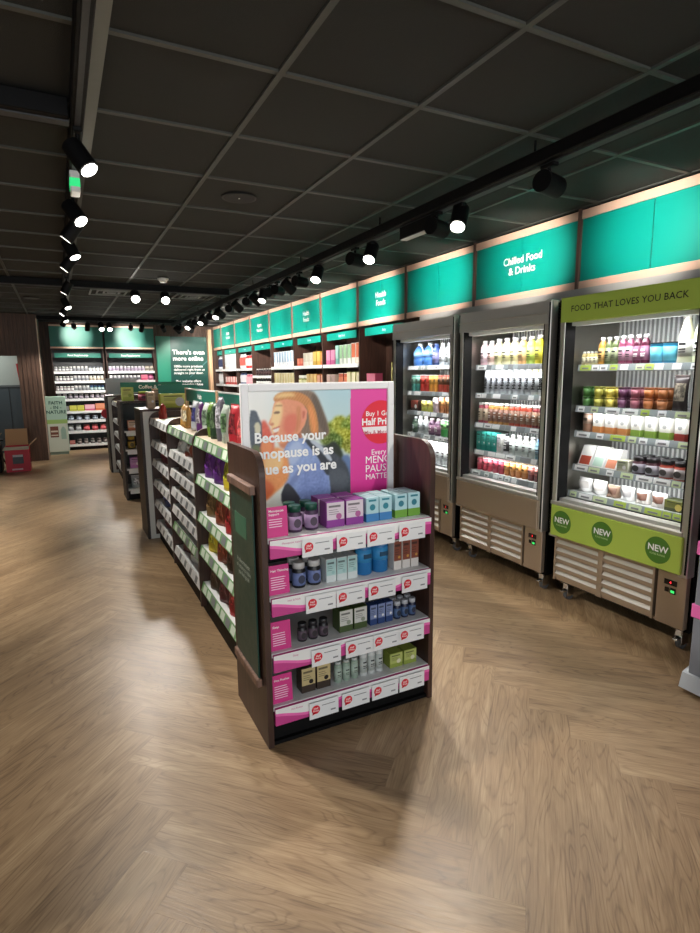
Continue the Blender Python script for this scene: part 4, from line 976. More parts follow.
for i, ix in enumerate(((8, 6), (6, 8), (8, 5), (9, 8), (6, 5))):
    sh = 1 + i; grow(pick(ix), 5.25, 4.45, ZC[sh], .12, '%s food pouch', 'on %s shelf of the far bay of the island' % lv5[sh], w_=.3, d=.09, cap=(150, 150, 150), lab=lighter(pick(ix)[0][0], 1.3))
# bags on top of the near island
topbags = [(5.15, .12, .13, (190, 40, 30), (240, 90, 60), 'small red snack pouch'), (4.25, .13, .15, (206, 150, 60), (240, 220, 190), 'gold and white patterned snack pouch'), (4.05, .1, .15, (196, 140, 60), (246, 230, 190), 'amber and cream snack pouch'),
           (3.83, .13, .19, (226, 230, 238), (90, 90, 190), 'white snack pouch with blue base'), (3.68, .12, .19, (120, 40, 140), (230, 222, 236), 'violet and white snack pouch'),
           (3.52, .10, .19, (230, 236, 230), (130, 160, 130), 'pale white snack pouch with green print'), (3.37, .10, .2, (110, 150, 40), (60, 110, 40), 'leaf green snack pouch'),
           (3.26, .11, .2, (34, 66, 40), (90, 120, 80), 'dark green snack pouch'), (3.12, .10, .24, (120, 116, 130), (220, 216, 226), 'tall grey pouch with pale front'),
           (3.0, .09, .2, (206, 224, 206), (120, 170, 110), 'mint and white snack pouch'), (2.84, .12, .21, (196, 30, 44), (150, 20, 34), 'bright red snack pouch'), (2.70, .11, .2, (170, 24, 36), (220, 80, 80), 'deep red pouch nearest the poster')]
for y, w_, h, c, l, d_ in topbags:
    put('snack_pouch', d_ + ' on top of the near island', 'bag', 'pouch', (GX + .05 + random.uniform(0, .02), y, 1.1355 if y < 4.4 else 1.126), RZ + random.uniform(-.1, .1), 'pouches on top of the near island', w_=w_, h=h, col=c, lab=l, d=.07, cap=lighter(c, 1.1))
# header signs along the spine of the islands
def spine_sign(y0, y1, z0, z1, txt, label, x=1.0):
    t = thing('header_sign', label, 'sign', (x, (y0 + y1) / 2, 0), -PI / 2, 'green header signs on the islands'); h = (y1 - y0) / 2
    mb = MB(); mb.box(-h + .02, h - .02, 0.0, 0.01, z0 + .01, z1 - .01, TEALD); bd = obj('board', mb, t)
    mb = MB(); mb.box(-h, h, -.003, 0.013, z1 - .01, z1, WHITE); obj('frame_rail', mb, t)
    for s in (-1, 1):
        mb = MB(); mb.box(s * h, s * (h - .03), -.006, 0.018, 1.1355 if y0 < 6 else 1.1, z1 + .003, OAK, 0.002); obj('sign_post', mb, t)
    if txt: text(txt, 0.058, SIGNW, bd, (0.0, -0.002, (z0 + z1) / 2), bold=0.02)
spine_sign(2.6, 3.98, 1.27, 1.385, 'Multivits', 'green header sign nearest the white framed poster', x=0.985)
spine_sign(4.05, 5.2, 1.265, 1.385, 'Vitality', 'green header sign in white frame over the middle of near island')
for y, lab in ((2.95, 'oak block standing under the header sign nearest the poster'),):
    mb = MB(); mb.box(0.86, 0.95, y, y + .2, 1.1355, 1.315, OAK, 0.003); tag(obj('oak_block', mb), lab, 'display block')

# far end wing + white back panel of island one
def end_unit(y0, y1, label, front_shelves=None, white_back=True, items=None):
    t = thing('display_stand', label, 'display stand', (1.034, y0, 0)); D = y1 - y0
    for s in (-1, 1):
        mb = MB(); mb.prism([(0, 0), (D, 0), (D, 1.18), (0, 1.18)], 'x', s * .415, s * .391, WALNUTD); obj('side_panel', mb, t)
    mb = MB()
    if white_back: mb.box(-.391, .391, 0.0, 0.02, 0.0, 1.18, mat((206, 206, 198), 0.5)); obj('back_panel', mb, t)
    else: mb.box(-.391, .391, D - .02, D, 0, 1.16, DGREY); obj('back_panel', mb, t)
    mb = MB(); mb.box(-.415, .415, 0.0, D, 1.18, 1.20, WALNUT, 0.002); obj('top_board', mb, t)
    if front_shelves:
        for z in front_shelves:
            mb = MB(); mb.box(-.39, .39, 0.0, D - .02, z - .02, z, WHITEM); sh = obj('shelf', mb, t)
            mb = MB(); mb.box(-.37, .37, -0.008, 0.0, z - .06, z, TKT); obj('ticket_rail', mb, sh)
        mb = MB(); mb.box(-.391, .391, 0.02, 0.05, 0, .1, BLACK); obj('plinth', mb, t)
    else:
        mb = MB(); mb.box(-.391, .391, .02, D - .03, 0.6, 0.62, WHITEM); obj('shelf', mb, t)
    return t
end_unit(5.345, 5.78, 'walnut end unit with pale back panel at far end of near island')
Z2E = [.995, .845, .62, .385, .135]
end_unit(7.2, 7.6, 'walnut end display facing camera on the second island', Z2E[1:], white_back=False)
bay(7.62, 8.55, [1.12, .86, .66, .46, .2], 'second island shelving bay directly behind its walnut end display', 'w')
bay(8.55, 9.42, [1.12, .86, .66, .46, .2], 'farthest shelving bay of the second island', 'w')
end_unit(9.45, 9.9, 'walnut end unit with pale back panel on far second island')
def e2(spec, z, nm): row(spec, (.66, 7.235), (1.40, 7.235), z + .0004, 0, 'on %s shelf, second island end' % nm)
e2([R(4, 'food_carton', 'carton', 'orange and white carton', 'box', .12, .12, (226, 110, 60), d=.08, lab=(230, 190, 160))], Z2E[1], 'top')
e2([R(6, 'food_jar', 'jar', 'gold patterned jar', 'jar', .085, .15, (60, 40, 20), cap=(220, 170, 40), lab=(224, 180, 60))], Z2E[2], 'second')
e2([R(4, 'food_carton', 'carton', 'lilac pink carton', 'box', .13, .13, (206, 110, 190), d=.1, lab=(214, 140, 200))], Z2E[3], 'third')
e2([R(4, 'snack_pouch', 'bag', 'silver pouch', 'pouch', .13, .15, (176, 180, 184), d=.08, lab=(220, 222, 224))], Z2E[4], 'bottom')
for i, (x, y, kd, w_, h, c, l, nm, cat, d_) in enumerate([
    (.72, 7.25, 'box', .13, .16, (200, 214, 70), (224, 230, 110), 'gift_box', 'box', 'yellow green box'), (.90, 7.25, 'jar', .12, .11, (206, 60, 90), (226, 96, 130), 'food_jar', 'jar', 'round pink pot'),
    (1.06, 7.27, 'box', .1, .14, (190, 150, 110), (206, 170, 130), 'gift_box', 'box', 'tan oak coloured box'), (1.25, 7.26, 'box', .18, .15, (206, 220, 50), (226, 232, 90), 'gift_box', 'box', 'large lemon yellow box')]):
    put(nm, d_ + ' on top of the second island end', cat, kd, (x, y, 1.2005), 0, None, w_=w_, h=h, col=c, lab=l, d=.1, cap=(170, 190, 60))
for i, (x, kd, w_, h, c, l, nm, cat, d_) in enumerate([
    (.95, 'box', .26, .13, (206, 216, 50), (226, 230, 100), 'gift_box', 'box', 'wide lemon yellow box'), (.74, 'box', .07, .15, (196, 160, 120), (206, 176, 130), 'gift_box', 'box', 'slim tan box'),
    (1.18, 'jar', .11, .11, (90, 130, 160), (200, 214, 222), 'food_jar', 'jar', 'blue and white round pot'), (1.34, 'box', .12, .10, (200, 206, 206), (170, 190, 190), 'gift_box', 'box', 'pale grey box')]):
    put(nm, d_ + ' on top of the near island far end', cat, kd, (x, 5.47, 1.2005), 0, None, w_=w_, h=h, col=c, lab=l, d=.1, cap=(230, 230, 230))
def cross_sign(x0, x1, y, z0, z1, txt, label):
    t = thing('header_sign', label, 'sign', ((x0 + x1) / 2, y, 0), 0, 'green header signs on the islands'); h = (x1 - x0) / 2
    mb = MB(); mb.box(-h, h, 0.0, 0.012, z0, z1, TEALD); bd = obj('board', mb, t)
    for s in (-1, 1):
        mb = MB(); mb.box(s * (h - .03), s * (h - .05), 0.012, 0.03, 1.2, z1, OAK); obj('sign_post', mb, t)
    if txt: text(txt, 0.06, SIGNW, bd, (0.0, -0.002, (z0 + z1) / 2), bold=0.02)
cross_sign(.66, 1.40, 7.45, 1.30, 1.42, 'Coffee & Tea', 'green header sign with white lettering above the second island end')
cross_sign(.83, 1.2, 5.62, 1.32, 1.41, None, 'blank dark green header sign at far end of near island')
# red round wobbler
mb = MB(); mb.tube((.612, 9.6, .92), (.612, 9.61, .92), .07, RED, 24); o = obj('shelf_wobbler', mb); tag(o, 'round red disc hanging on the far end of second island', 'sign')
# things hung along second island side (white triangular tickets)
t = thing('grey_noticeboard', 'pale grey display board standing on the second island', 'sign', (.80, 9.6, 1.2005))
mb = MB(); mb.box(-.16, .3, 0, .015, .02, .26, mat((176, 184, 190), .5)); obj('board', mb, t); mb = MB(); mb.box(-.05, .2, -.04, .06, 0, .02, WHITEM); obj('foot', mb, t)

# ================================================================== RIGHT WALL BAYS beyond the fridges
wb = [4.975, 6.02, 7.08, 8.13, 9.18, 10.23, 11.28, 12.34, 13.0]
bayn = ['bay beside left fridge', 'pink carton bay', 'mixed box bay', 'striped carton bay', 'dark bottle bay', 'red pouch bay', 'white carton bay', 'far corner bay']
hd = ['Baby', 'Baby Food', 'Cereals', 'Nuts', 'Seeds', 'Protein', 'Bars', 'Diet']
for i in range(8):
    y0, y1 = wb[i], wb[i + 1]; c = (y0 + y1) / 2; h = (y1 - y0) / 2
    t = thing('wall_shelving_bay', 'walnut shelving on right wall, the ' + bayn[i], 'shelving unit', (3.2, c, 0), RZ, 'walnut shelving bays on the right wall')
    mb = MB(); mb.box(-h, -h + .03, 0, .40, 0, 2.03, WALNUT); obj('side_panel', mb, t)
    mb = MB(); mb.box(-h, h, .36, .40, 0, 2.03, WALNUT); obj('back_panel', mb, t)
    mb = MB(); mb.box(-h + .03, h, .02, .36, 0, .1, BLACK); obj('plinth', mb, t)
    for z in (1.62, 1.30, .98, .66, .34):
        if i == 0 and z > 1.4: continue
        if i == 4 and z > 1.5: z = 1.48
        mb = MB(); mb.box(-h + .03, h - .002, .0, .36, z - .02, z, WALNUTD if i == 0 else WHITEM); sh = obj('shelf', mb, t)
        mb = MB(); mb.box(-h + .04, h - .01, -.008, 0, z - .045, z, TKT); obj('ticket_rail', mb, sh)
    mb = MB(); x1_ = h - .04; mb.box(-h + .1, x1_ - .08, .03, .04, 1.93, 2.02, TEAL); hb = obj('header_board', mb, t)
    text(hd[i], .042, SIGNW, hb, (0.02, .0285, 1.975), bold=.02)
def wrow(i, z, spec, nm, x=3.235, a=0.05, b=0.02): row(spec, (x, wb[i + 1] - a), (x, wb[i] + b), z + .0004, RZ, 'on %s, %s' % (nm, bayn[i]), simple=True)
wrow(0, 1.30, [R(1, 'gift_box', 'box', 'pink box', 'box', .2, .2, (226, 80, 120), d=.1, lab=(240, 130, 160)), R(2, 'food_jar', 'jar', 'small red jar', 'jar', .07, .1, (190, 30, 36), cap=(230, 230, 230), lab=(210, 60, 60), gap0=.02), R(2, 'gift_box', 'box', 'tall yellow box', 'box', .12, .32, (206, 206, 96), d=.1, lab=(226, 220, 130))], 'shelf', a=.1)
wrow(1, 1.62, [R(2, 'tea_box', 'box', 'pink tea carton', 'box', .12, .19, (214, 90, 150), d=.08, lab=(236, 150, 190)), R(1, 'tea_box', 'box', 'pale teal carton', 'box', .09, .24, (120, 200, 186), d=.08, lab=(170, 220, 210)), R(3, 'tea_box', 'box', 'white and green carton', 'box', .09, .24, (226, 232, 226), d=.08, lab=(150, 200, 150)), R(2, 'tea_box', 'box', 'white and orange carton', 'box', .1, .25, (232, 226, 214), d=.08, lab=(226, 110, 70))], 'upper shelf')
wrow(1, 1.30, [R(2, 'food_pack', 'pack', 'cream food pack', 'box', .12, .19, (206, 190, 170), d=.08, lab=(190, 160, 150)), R(2, 'food_pack', 'pack', 'tomato red food pack', 'pouch', .13, .2, (206, 80, 50), d=.08, lab=(232, 130, 90)), R(3, 'food_pack', 'pack', 'olive and white food pack', 'box', .1, .22, (170, 170, 90), d=.08, lab=(214, 206, 170))], 'lower shelf')
wrow(2, 1.62, [R(2, 'food_pack', 'pack', 'small red food pack', 'box', .1, .11, (206, 70, 50), d=.08, lab=(230, 130, 100)), R(3, 'food_pack', 'pack', 'cream and white food pack', 'box', .1, .18, (226, 220, 206), d=.08, lab=(206, 200, 180)), R(2, 'food_pack', 'pack', 'amber food pack', 'box', .11, .19, (206, 160, 50), d=.08, lab=(226, 190, 90)), R(1, 'food_pack', 'pack', 'tomato orange food pack', 'box', .1, .17, (214, 100, 50), d=.08, lab=(230, 150, 80))], 'upper shelf')
wrow(2, 1.30, [R(3, 'food_jar', 'jar', 'olive green jar', 'jar', .09, .18, (150, 156, 70), cap=(230, 230, 220), lab=(206, 206, 150)), R(3, 'food_pack', 'pack', 'golden food pack', 'box', .1, .2, (206, 150, 60), d=.08, lab=(222, 190, 120)), R(2, 'food_pack', 'pack', 'rust red food pack', 'box', .1, .19, (170, 70, 50), d=.08, lab=(210, 150, 120))], 'lower shelf')
wrow(3, 1.62, [R(8, 'milk_carton', 'carton', 'white and blue striped carton', 'box', .09, .24, (222, 226, 232), d=.08, lab=(150, 180, 206), cap=(230, 230, 230))], 'upper shelf')
wrow(3, 1.30, [R(8, 'milk_carton', 'carton', 'cream and yellow carton', 'box', .09, .22, (222, 214, 180), d=.08, lab=(206, 190, 130))], 'lower shelf')
wrow(4, 1.48, [R(7, 'drink_bottle', 'bottle', 'slim dark bottle with white cap', 'bottle', .06, .12, (40, 30, 30), cap=(240, 240, 240), lab=(60, 30, 30))], 'upper shelf')
wrow(4, 1.30, [R(7, 'drink_bottle', 'bottle', 'slim dark bottle with white label', 'bottle', .06, .13, (50, 40, 40), cap=(210, 210, 210), lab=(220, 220, 216))], 'lower shelf')
wrow(5, 1.62, [R(2, 'protein_pouch', 'bag', 'white pouch', 'pouch', .17, .27, (230, 230, 232), d=.1, lab=(214, 90, 80)), R(3, 'protein_pouch', 'bag', 'red pouch with pale top', 'pouch', .17, .24, (206, 40, 40), d=.1, lab=(236, 200, 196))], 'upper shelf')
wrow(5, 1.30, [R(2, 'protein_pouch', 'bag', 'navy and white pouch', 'pouch', .17, .24, (60, 80, 130), d=.1, lab=(226, 226, 232)), R(3, 'protein_pouch', 'bag', 'rose pink pouch', 'pouch', .17, .2, (214, 80, 110), d=.1, lab=(236, 170, 180))], 'lower shelf')
wrow(6, 1.62, [R(4, 'protein_box', 'box', 'tall white carton', 'box', .18, .3, (232, 232, 232), d=.1, lab=(206, 212, 220))], 'upper shelf')
wrow(6, 1.30, [R(5, 'protein_box', 'box', 'red and white pack', 'box', .15, .16, (206, 50, 46), d=.1, lab=(236, 210, 206))], 'lower shelf')
wrow(7, 1.62, [R(3, 'protein_pouch', 'bag', 'white and navy pouch', 'pouch', .16, .28, (214, 218, 228), d=.1, lab=(50, 60, 100))], 'upper shelf')
wrow(7, 1.30, [R(3, 'protein_pouch', 'bag', 'silver grey pouch', 'pouch', .16, .26, (196, 198, 200), d=.1, lab=(226, 226, 228))], 'lower shelf')

# ================================================================== BACK WALL
ZK = [1.60, 1.41, 1.21, 1.05, .80, .61, .39, .12]
PAL = [(232, 232, 234), (206, 210, 216), (150, 160, 170), (90, 96, 110), (60, 110, 90), (60, 90, 150), (226, 220, 206), (180, 60, 70)]
pn = ['white', 'light grey', 'mid grey', 'slate grey', 'green', 'blue', 'cream', 'dark red']
for bi, (x0, x1) in enumerate(((-.10, .86), (.90, 1.86))):
    side = 'left' if bi == 0 else 'right'; c = (x0 + x1) / 2; h = (x1 - x0) / 2
    t = thing('wall_shelving_bay', side + ' shelving bay of supplements on the back wall', 'shelving unit', (c, 12.78, 0), 0, 'back wall shelving bays')
    mb = MB(); mb.box(-h, h, .22, .25, 0, 2.02, DGREY); obj('back_panel', mb, t)
    for s in (-1, 1):
        mb = MB(); mb.box(s * h, s * (h - .02), 0, .25, 0, 2.03, WALNUT); obj('side_panel', mb, t)
    mb = MB(); mb.box(-h + .02, h - .02, .02, .22, 0, .08, BLACK); obj('plinth', mb, t)
    for z in ZK:
        mb = MB(); mb.box(-h + .02, h - .02, 0.0, .22, z - .02, z, WHITEM); sh = obj('shelf', mb, t); mb = MB(); mb.box(-h + .022, h - .022, -.008, 0, z - .05, z, TKT); obj('ticket_rail', mb, sh)
    mb = MB(); mb.box(-h + .06, h - .06, .01, .02, 1.87, 1.96, TEALD); hb = obj('header_board', mb, t); text('Food Supplements', .05, SIGNW, hb, (0, .008, 1.915), bold=.02)
    t = thing('wall_sign', side + ' blank teal sign panel above back wall shelves', 'sign', (c, 12.76, 2.05), 0, 'teal signs on the back wall')
    mb = MB(); mb.box(-h, h, 0, .02, .03, .43, TEALD); obj('sign_panel', mb, t); mb = MB(); mb.box(-h, h, -.01, .02, 0, .03, FRAMEW); obj('frame_rail', mb, t)
    mb = MB(); mb.box(-h, h, -.01, .02, .43, .46, FRAMEW); obj('frame_rail', mb, t); mb = MB(); mb.box(-h, h, .02, .27, 0, .01, WALNUTD); mb.box(-h, h, .25, .27, 0.0, .45, WALNUTD); obj('back_box', mb, t)
    rows_ = range(8) if bi == 0 else range(3)
    for ri in rows_:
        z = ZK[ri]; rg = random.Random(bi * 10 + ri)
        nmz = (['top', 'second', 'third', 'fourth', 'fifth', 'sixth', 'seventh', 'bottom'])[ri]
        place = 'on %s shelf, %s back wall bay' % (nmz, side)
        if ri < 3:
            spec = []; tones = [0, 2, 1, 3, 0, 6, 1, 0, 3, 2, 0, 4 if ri == 2 else 1, 5 if ri == 2 else 0]
            cnt = {}
            if bi == 1 and ri == 0: spec = [R(10, 'supplement_bottle', 'bottle', 'lilac white supplement jar', 'jar', .062, .1, (216, 206, 224), cap=(240, 238, 244), lab=(190, 170, 200)), R(2, 'supplement_bottle', 'bottle', 'cream round supplement jar', 'jar', .08, .1, (226, 220, 206), cap=(206, 190, 170), lab=(150, 140, 130))]
            elif bi == 1 and ri == 1: spec = [R(8, 'supplement_bottle', 'bottle', 'white supplement jar', 'jar', .065, .1, (226, 226, 230), cap=(240, 240, 244), lab=(130, 130, 140)), R(1, 'supplement_box', 'box', 'rose pink box', 'box', .13, .11, (230, 70, 120), d=.08, lab=(240, 120, 150)), R(1, 'supplement_bottle', 'bottle', 'round pink pot', 'jar', .12, .12, (220, 70, 140), cap=(230, 100, 160), lab=(236, 130, 180))]
            else:
                spec = [R(5, 'supplement_bottle', 'bottle', 'white and %s supplement jar' % ['black', 'grey', 'brown'][ri], 'jar', .056, .09, (60 + 30 * ri, 62, 70), cap=(240, 240, 240), lab=(226, 226, 230)),
                        R(4, 'supplement_bottle', 'bottle', 'pale grey supplement jar', 'jar', .062, .1, (206, 208, 212), cap=(240, 240, 240), lab=(150, 154, 160)),
                        R(4, 'supplement_bottle', 'bottle', ['slate topped white jar', 'cream supplement jar', 'blue and green supplement jar'][ri], 'jar', .06, .095, [(200, 200, 205), (224, 216, 200), (60, 130, 120)][ri], cap=[(90, 96, 110), (236, 236, 230), (60, 90, 150)][ri], lab=[(230, 230, 230), (190, 180, 160), (190, 206, 210)][ri])]
        elif ri == 3: spec = [R(9, 'supplement_bottle', 'bottle', 'white capped dark supplement jar', 'jar', .075, .09, (70, 60, 70), cap=(236, 236, 240), lab=(170, 160, 176))]
        elif ri == 4: spec = [R(1, 'supplement_box', 'box', 'plain grey box', 'box', .2, .1, (120, 120, 120), d=.1, lab=(150, 150, 150)), R(2, 'supplement_box', 'box', 'yellow green box', 'box', .13, .11, (196, 196, 40), d=.1, lab=(220, 216, 80)), R(1, 'supplement_box', 'box', 'pink and white box', 'box', .19, .12, (220, 90, 130), d=.1, lab=(240, 180, 200)), R(1, 'supplement_box', 'box', 'orange box', 'box', .2, .14, (226, 110, 60), d=.1, lab=(240, 150, 110))]
        elif ri == 5: spec = [R(6, 'supplement_bottle', 'bottle', 'blue grey round jar', 'jar', .1, .09, (70, 84, 104), cap=(190, 200, 214), lab=(170, 184, 204))]
        elif ri == 6: spec = [R(3, 'supplement_bottle', 'bottle', 'white round jar', 'jar', .1, .12, (210, 214, 216), cap=(236, 236, 236), lab=(180, 186, 190)), R(3, 'supplement_bottle', 'bottle', 'coral red round jar', 'jar', .12, .12, (226, 70, 80), cap=(240, 120, 120), lab=(236, 90, 100))]
        else: spec = [R(2, 'supplement_box', 'box', 'dull red box', 'box', .1, .08, (190, 80, 76), d=.1, lab=(210, 130, 124)), R(5, 'supplement_bottle', 'bottle', 'dark brown jar', 'jar', .08, .1, (56, 40, 36), cap=(130, 120, 116), lab=(150, 140, 136))]
        row(spec, (x0 + .03, 12.80), (x1 - .03, 12.80), z + .0004, 0, place, simple=True)
# large green wall graphic
t = thing('wall_poster', 'large dark green poster about online range on the far back wall', 'poster', (2.48, 13.02, 0))
mb = MB(); mb.box(-.55, .55, -.012, 0.012, .35, 2.34, mat((20, 74, 66), 0.35)); bd = obj('board', mb, t)
mb = MB(); mb.add([(-.55, -.0128, .35), (-.30, -.0128, .35), (-.24, -.0128, 2.34), (-.55, -.0128, 2.34)], [(0, 1, 2, 3)], mat((36, 124, 100), 0.35)); mb.add([(.15, -.0128, 1.45), (.55, -.0128, 1.8), (.55, -.0128, 1.83), (.15, -.0128, 1.47)], [(0, 1, 2, 3)], mat((70, 120, 120), 0.35)); obj('printed_band', mb, t)
text("There's even\nmore online", .135, SIGNW, bd, (-.21, -.0145, 1.93), align='LEFT', bold=.025)
text('1000s more products\ndelivered right from us\nstraight to your door.', .073, SIGNW, bd, (-.2, -.0145, 1.62), align='LEFT', bold=.02)
text('Plus website offers\nand specialist advice', .073, SIGNW, bd, (-.17, -.0145, 1.33), align='LEFT', bold=.02)
mb = MB(); mb.box(3.04, 3.12, 12.9, 13.03, 0, 2.5, OAK); struct('trim_4', mb)

# ================================================================== LEFT FAR: standee, boxes
t = thing('floor_standee', 'pale green product standee with dark lettering at back left', 'sign', (-.09, 12.2, 0))
mb = MB(); mb.box(-.19, .17, 0, .2, 0.05, 1.12, mat((168, 196, 178), .5), .01); obj('body', mb, t)
mb = MB(); mb.box(-.17, .15, .02, .18, 0, .05, mat((120, 140, 130), .5)); obj('foot', mb, t)
text('FAITH\n- IN -\nNATURE', .088, mat((20, 70, 60), .5), t, (-.01, -.002, .91), bold=.02)
mb = MB(); mb.box(-.18, .16, -.001, 0, .06, .60, mat((200, 206, 190), .5)); mb.box(-.14, .0, -.002, -.001, .34, .55, mat((110, 60, 44), .5)); mb.box(-.13, -.01, -.003, -.002, .44, .47, mat((210, 200, 180), .5)); mb.box(-.13, -.01, -.003, -.002, .37, .39, mat((210, 200, 180), .5))
mb.prism([(.04, .3), (.13, .3), (.13, .48), (.1, .54), (.07, .54), (.04, .48)], 'y', -.002, -.001, mat((150, 176, 160), .5)); mb.box(-.18, .17, -.001, 0, .6, .68, mat((150, 180, 100), .5)); obj('printed_artwork', mb, t)
t = thing('cardboard_box', 'red cardboard box with open brown flaps by the doorway', 'box', (-.69, 10.3, 0))
RB = mat((206, 36, 60), .5); KR = mat((190, 150, 108), .7)
mb = MB()
for a in ((-.17, .17, 0, .006), (-.17, .17, .294, .3)): mb.box(*a, 0, .40, RB)
for a in ((-.17, -.164, .006, .294), (.164, .17, .006, .294)): mb.box(*a, 0, .40, RB)
mb.box(-.164, .164, .006, .294, 0, .01, KR); obj('box_body', mb, t)
mb = MB(); mb.add([(-.17, .297, .40), (.15, .297, .40), (.15, .36, .66), (-.16, .36, .66), (-.17, .302, .40), (.15, .302, .40), (.15, .365, .66), (-.16, .365, .66)], [(0, 1, 2, 3), (7, 6, 5, 4), (0, 4, 5, 1), (3, 2, 6, 7), (0, 3, 7, 4), (1, 5, 6, 2)], KR); obj('flap', mb, t)
mb = MB(); mb.add([(.17, .01, .40), (.17, .29, .40), (.28, .29, .50), (.28, .01, .50), (.166, .01, .403), (.166, .29, .403), (.276, .29, .504), (.276, .01, .504)], [(0, 1, 2, 3), (7, 6, 5, 4), (0, 4, 5, 1), (3, 2, 6, 7), (0, 3, 7, 4), (1, 5, 6, 2)], KR); obj('flap', mb, t)
mb = MB(); mb.add([(-.17, .01, .40), (-.17, .0, .40), (-.17, .0, .40)], [], KR); mb.add([(-.17, 0, .40), (.17, 0, .40), (.17, -.07, .36), (-.19, -.07, .36), (-.17, 0.004, .404), (.17, .004, .404), (.17, -.07, .365), (-.19, -.07, .365)], [(0, 1, 2, 3), (7, 6, 5, 4), (0, 4, 5, 1), (3, 2, 6, 7), (0, 3, 7, 4), (1, 5, 6, 2)], mat((214, 196, 170), .7)); obj('flap', mb, t)
mb = MB(); mb.box(-.07, .08, -.002, 0, .13, .27, mat((30, 40, 52), .4), 0.0005); mb.box(-.065, .075, -.003, -.002, .24, .275, mat((190, 190, 196), .4)); mb.box(-.09, .06, -.002, 0, .03, .055, mat((240, 200, 206), .5)); obj('printed_picture', mb, t)
mb = MB(); mb.box(-.42, .0, 0, .4, 0, .42, BLACK, .01); o = obj('black_crate', mb, None, (-.92, 10.35, 0)); tag(o, 'black crate on the floor left of the red box', 'crate')
t = thing('cardboard_box', 'brown cardboard box resting on the black crate', 'box', (-1.1, 10.42, .4205)); mb = MB(); mb.box(-.16, .16, 0, .25, 0, .13, KR, .003); obj('box_body', mb, t)
mb = MB(); mb.prism([(-.16, .13), (.16, .13), (.2, .18), (.196, .184), (.15, .135), (-.16, .135)], 'y', 0, .24, KR); obj('flap', mb, t)
t = thing('folding_chair', 'dark metal folding chair frame behind the boxes', 'chair', (-1.12, 11.0, 0))
mb = MB(); mb.tube((-.18, .1, 1.0), (.22, .02, 0.012), .012, BLACK); mb.tube((.02, .1, 1.0), (-.2, .3, .012), .012, BLACK); obj('leg', mb, t)
mb = MB(); mb.box(-.2, .2, -.0, .3, .44, .46, BLACK, .003); obj('seat', mb, t); mb = MB(); mb.box(-.22, .06, .085, .105, .8, 1.0, BLACK, .003); obj('backrest', mb, t)
# red apron on the back room wall
mb = MB(); pts = [(-.1, 1.75), (.06, 1.80), (.14, 1.5), (.16, 1.0), (.02, .98), (-.06, 1.3)]; mb.prism(pts, 'y', 0, .04, mat((170, 50, 50), .7)); o = obj('hanging_apron', mb, None, (-.63, 12.94, 0)); tag(o, 'dull red cloth hanging inside the back room doorway', 'cloth')
# small wall light at the far left
t = thing('wall_lamp', 'small bright wall light on timber wall above doorway', 'lamp', (-.96, 11.47, 2.2)); mb = MB(); mb.lathe([(.035, -.03), (.04, .03)], mat((255, 244, 230), .4, emit=6.0), 14); obj('lamp_glass', mb, t); mb = MB(); mb.box(-.02, .02, .0, .03, -.02, .02, BLACK); obj('bracket', mb, t)

# ================================================================== grey stand at right edge
t = thing('wheeled_display', 'grey plastic display stand with pink shelf edges at right photo edge', 'display stand', (2.53, 1.0, 0))
GP = mat((128, 132, 140), .4); GL = mat((190, 194, 198), .35)
mb = MB(); mb.box(0.0, .05, 0, .47, .07, 1.10, GP, .006); obj('side_panel', mb, t); mb = MB(); mb.box(.40, .44, 0, .44, .07, 1.30, GP, .006); obj('side_panel', mb, t)
mb = MB(); mb.prism([(-.03, .02), (.46, .02), (.46, .07), (.05, .11), (-0.01, .09)], 'y', -.02, .49, GL); obj('base_foot', mb, t)
for x in (.03, .4):
    for y in (.04, .4):
        mb = MB(); mb.lathe([(.016, 0), (.016, .022)], BLACK, 12, (x, y)); obj('rubber_foot', mb, t)
for z in (.42, .72, 1.0):
    mb = MB(); mb.box(.05, .40, .02, .47, z - .02, z, GP); sh = obj('shelf', mb, t)
    mb = MB(); mb.box(-.006, .42, .47, .478, z - .05, z + .015, PINKL, .003); mb.box(-.007, -.0, 0.02, .478, z - .05, z + .015, PINKL, .004); obj('shelf_edge', mb, sh)
for i, z in enumerate((.42, .72)):
    put('food_pack', 'brown pack on the %s shelf of grey stand' % ('lower', 'middle')[i], 'pack', 'box', (2.68, 1.2, z + .0004), RZ, None, w_=.1, h=.12, col=(150, 96, 60), lab=(190, 130, 90), d=.08)

# ================================================================== TRACK LIGHTS
def track(name, label, x0, x1, y0, y1, z0, z1, m=BLACK, hang=None):
    t = thing(name, label, 'light track', ((x0 + x1) / 2, (y0 + y1) / 2, z0)); cx_, cy_ = (x0 + x1) / 2, (y0 + y1) / 2
    mb = MB(); mb.box(x0 - cx_, x1 - cx_, y0 - cy_, y1 - cy_, 0, z1 - z0, m, .004); mb.box((x0 - cx_) * .4 if x1 - x0 < y1 - y0 else x0 - cx_, (x1 - cx_) * .4 if x1 - x0 < y1 - y0 else x1 - cx_, (y0 - cy_) if x1 - x0 < y1 - y0 else (y0 - cy_) * .4, (y1 - cy_) if x1 - x0 < y1 - y0 else (y1 - cy_) * .4, -.006, 0.001, DGREY); obj('rail', mb, t)
    if z1 < H - .01:
        n = int(max(x1 - x0, y1 - y0) / 1.5) + 1
        for k in range(n):
            f = (k + .5) / n; a, b = (0, (y0 - cy_) + f * (y1 - y0)) if x1 - x0 < y1 - y0 else ((x0 - cx_) + f * (x1 - x0), 0)
            mb = MB(); mb.tube((a, b, z1 - z0), (a, b, H - .004 - z0), .006, BLACK, 8); obj('hanger', mb, t)
track('light_track', 'long black light track along the ceiling right side', 2.03, 2.14, -1.5, 11.6, 2.44, 2.50)
track('light_track', 'black light track with pale rail along ceiling left side', .125, .175, -1.0, 11.4, 2.50, 2.572)
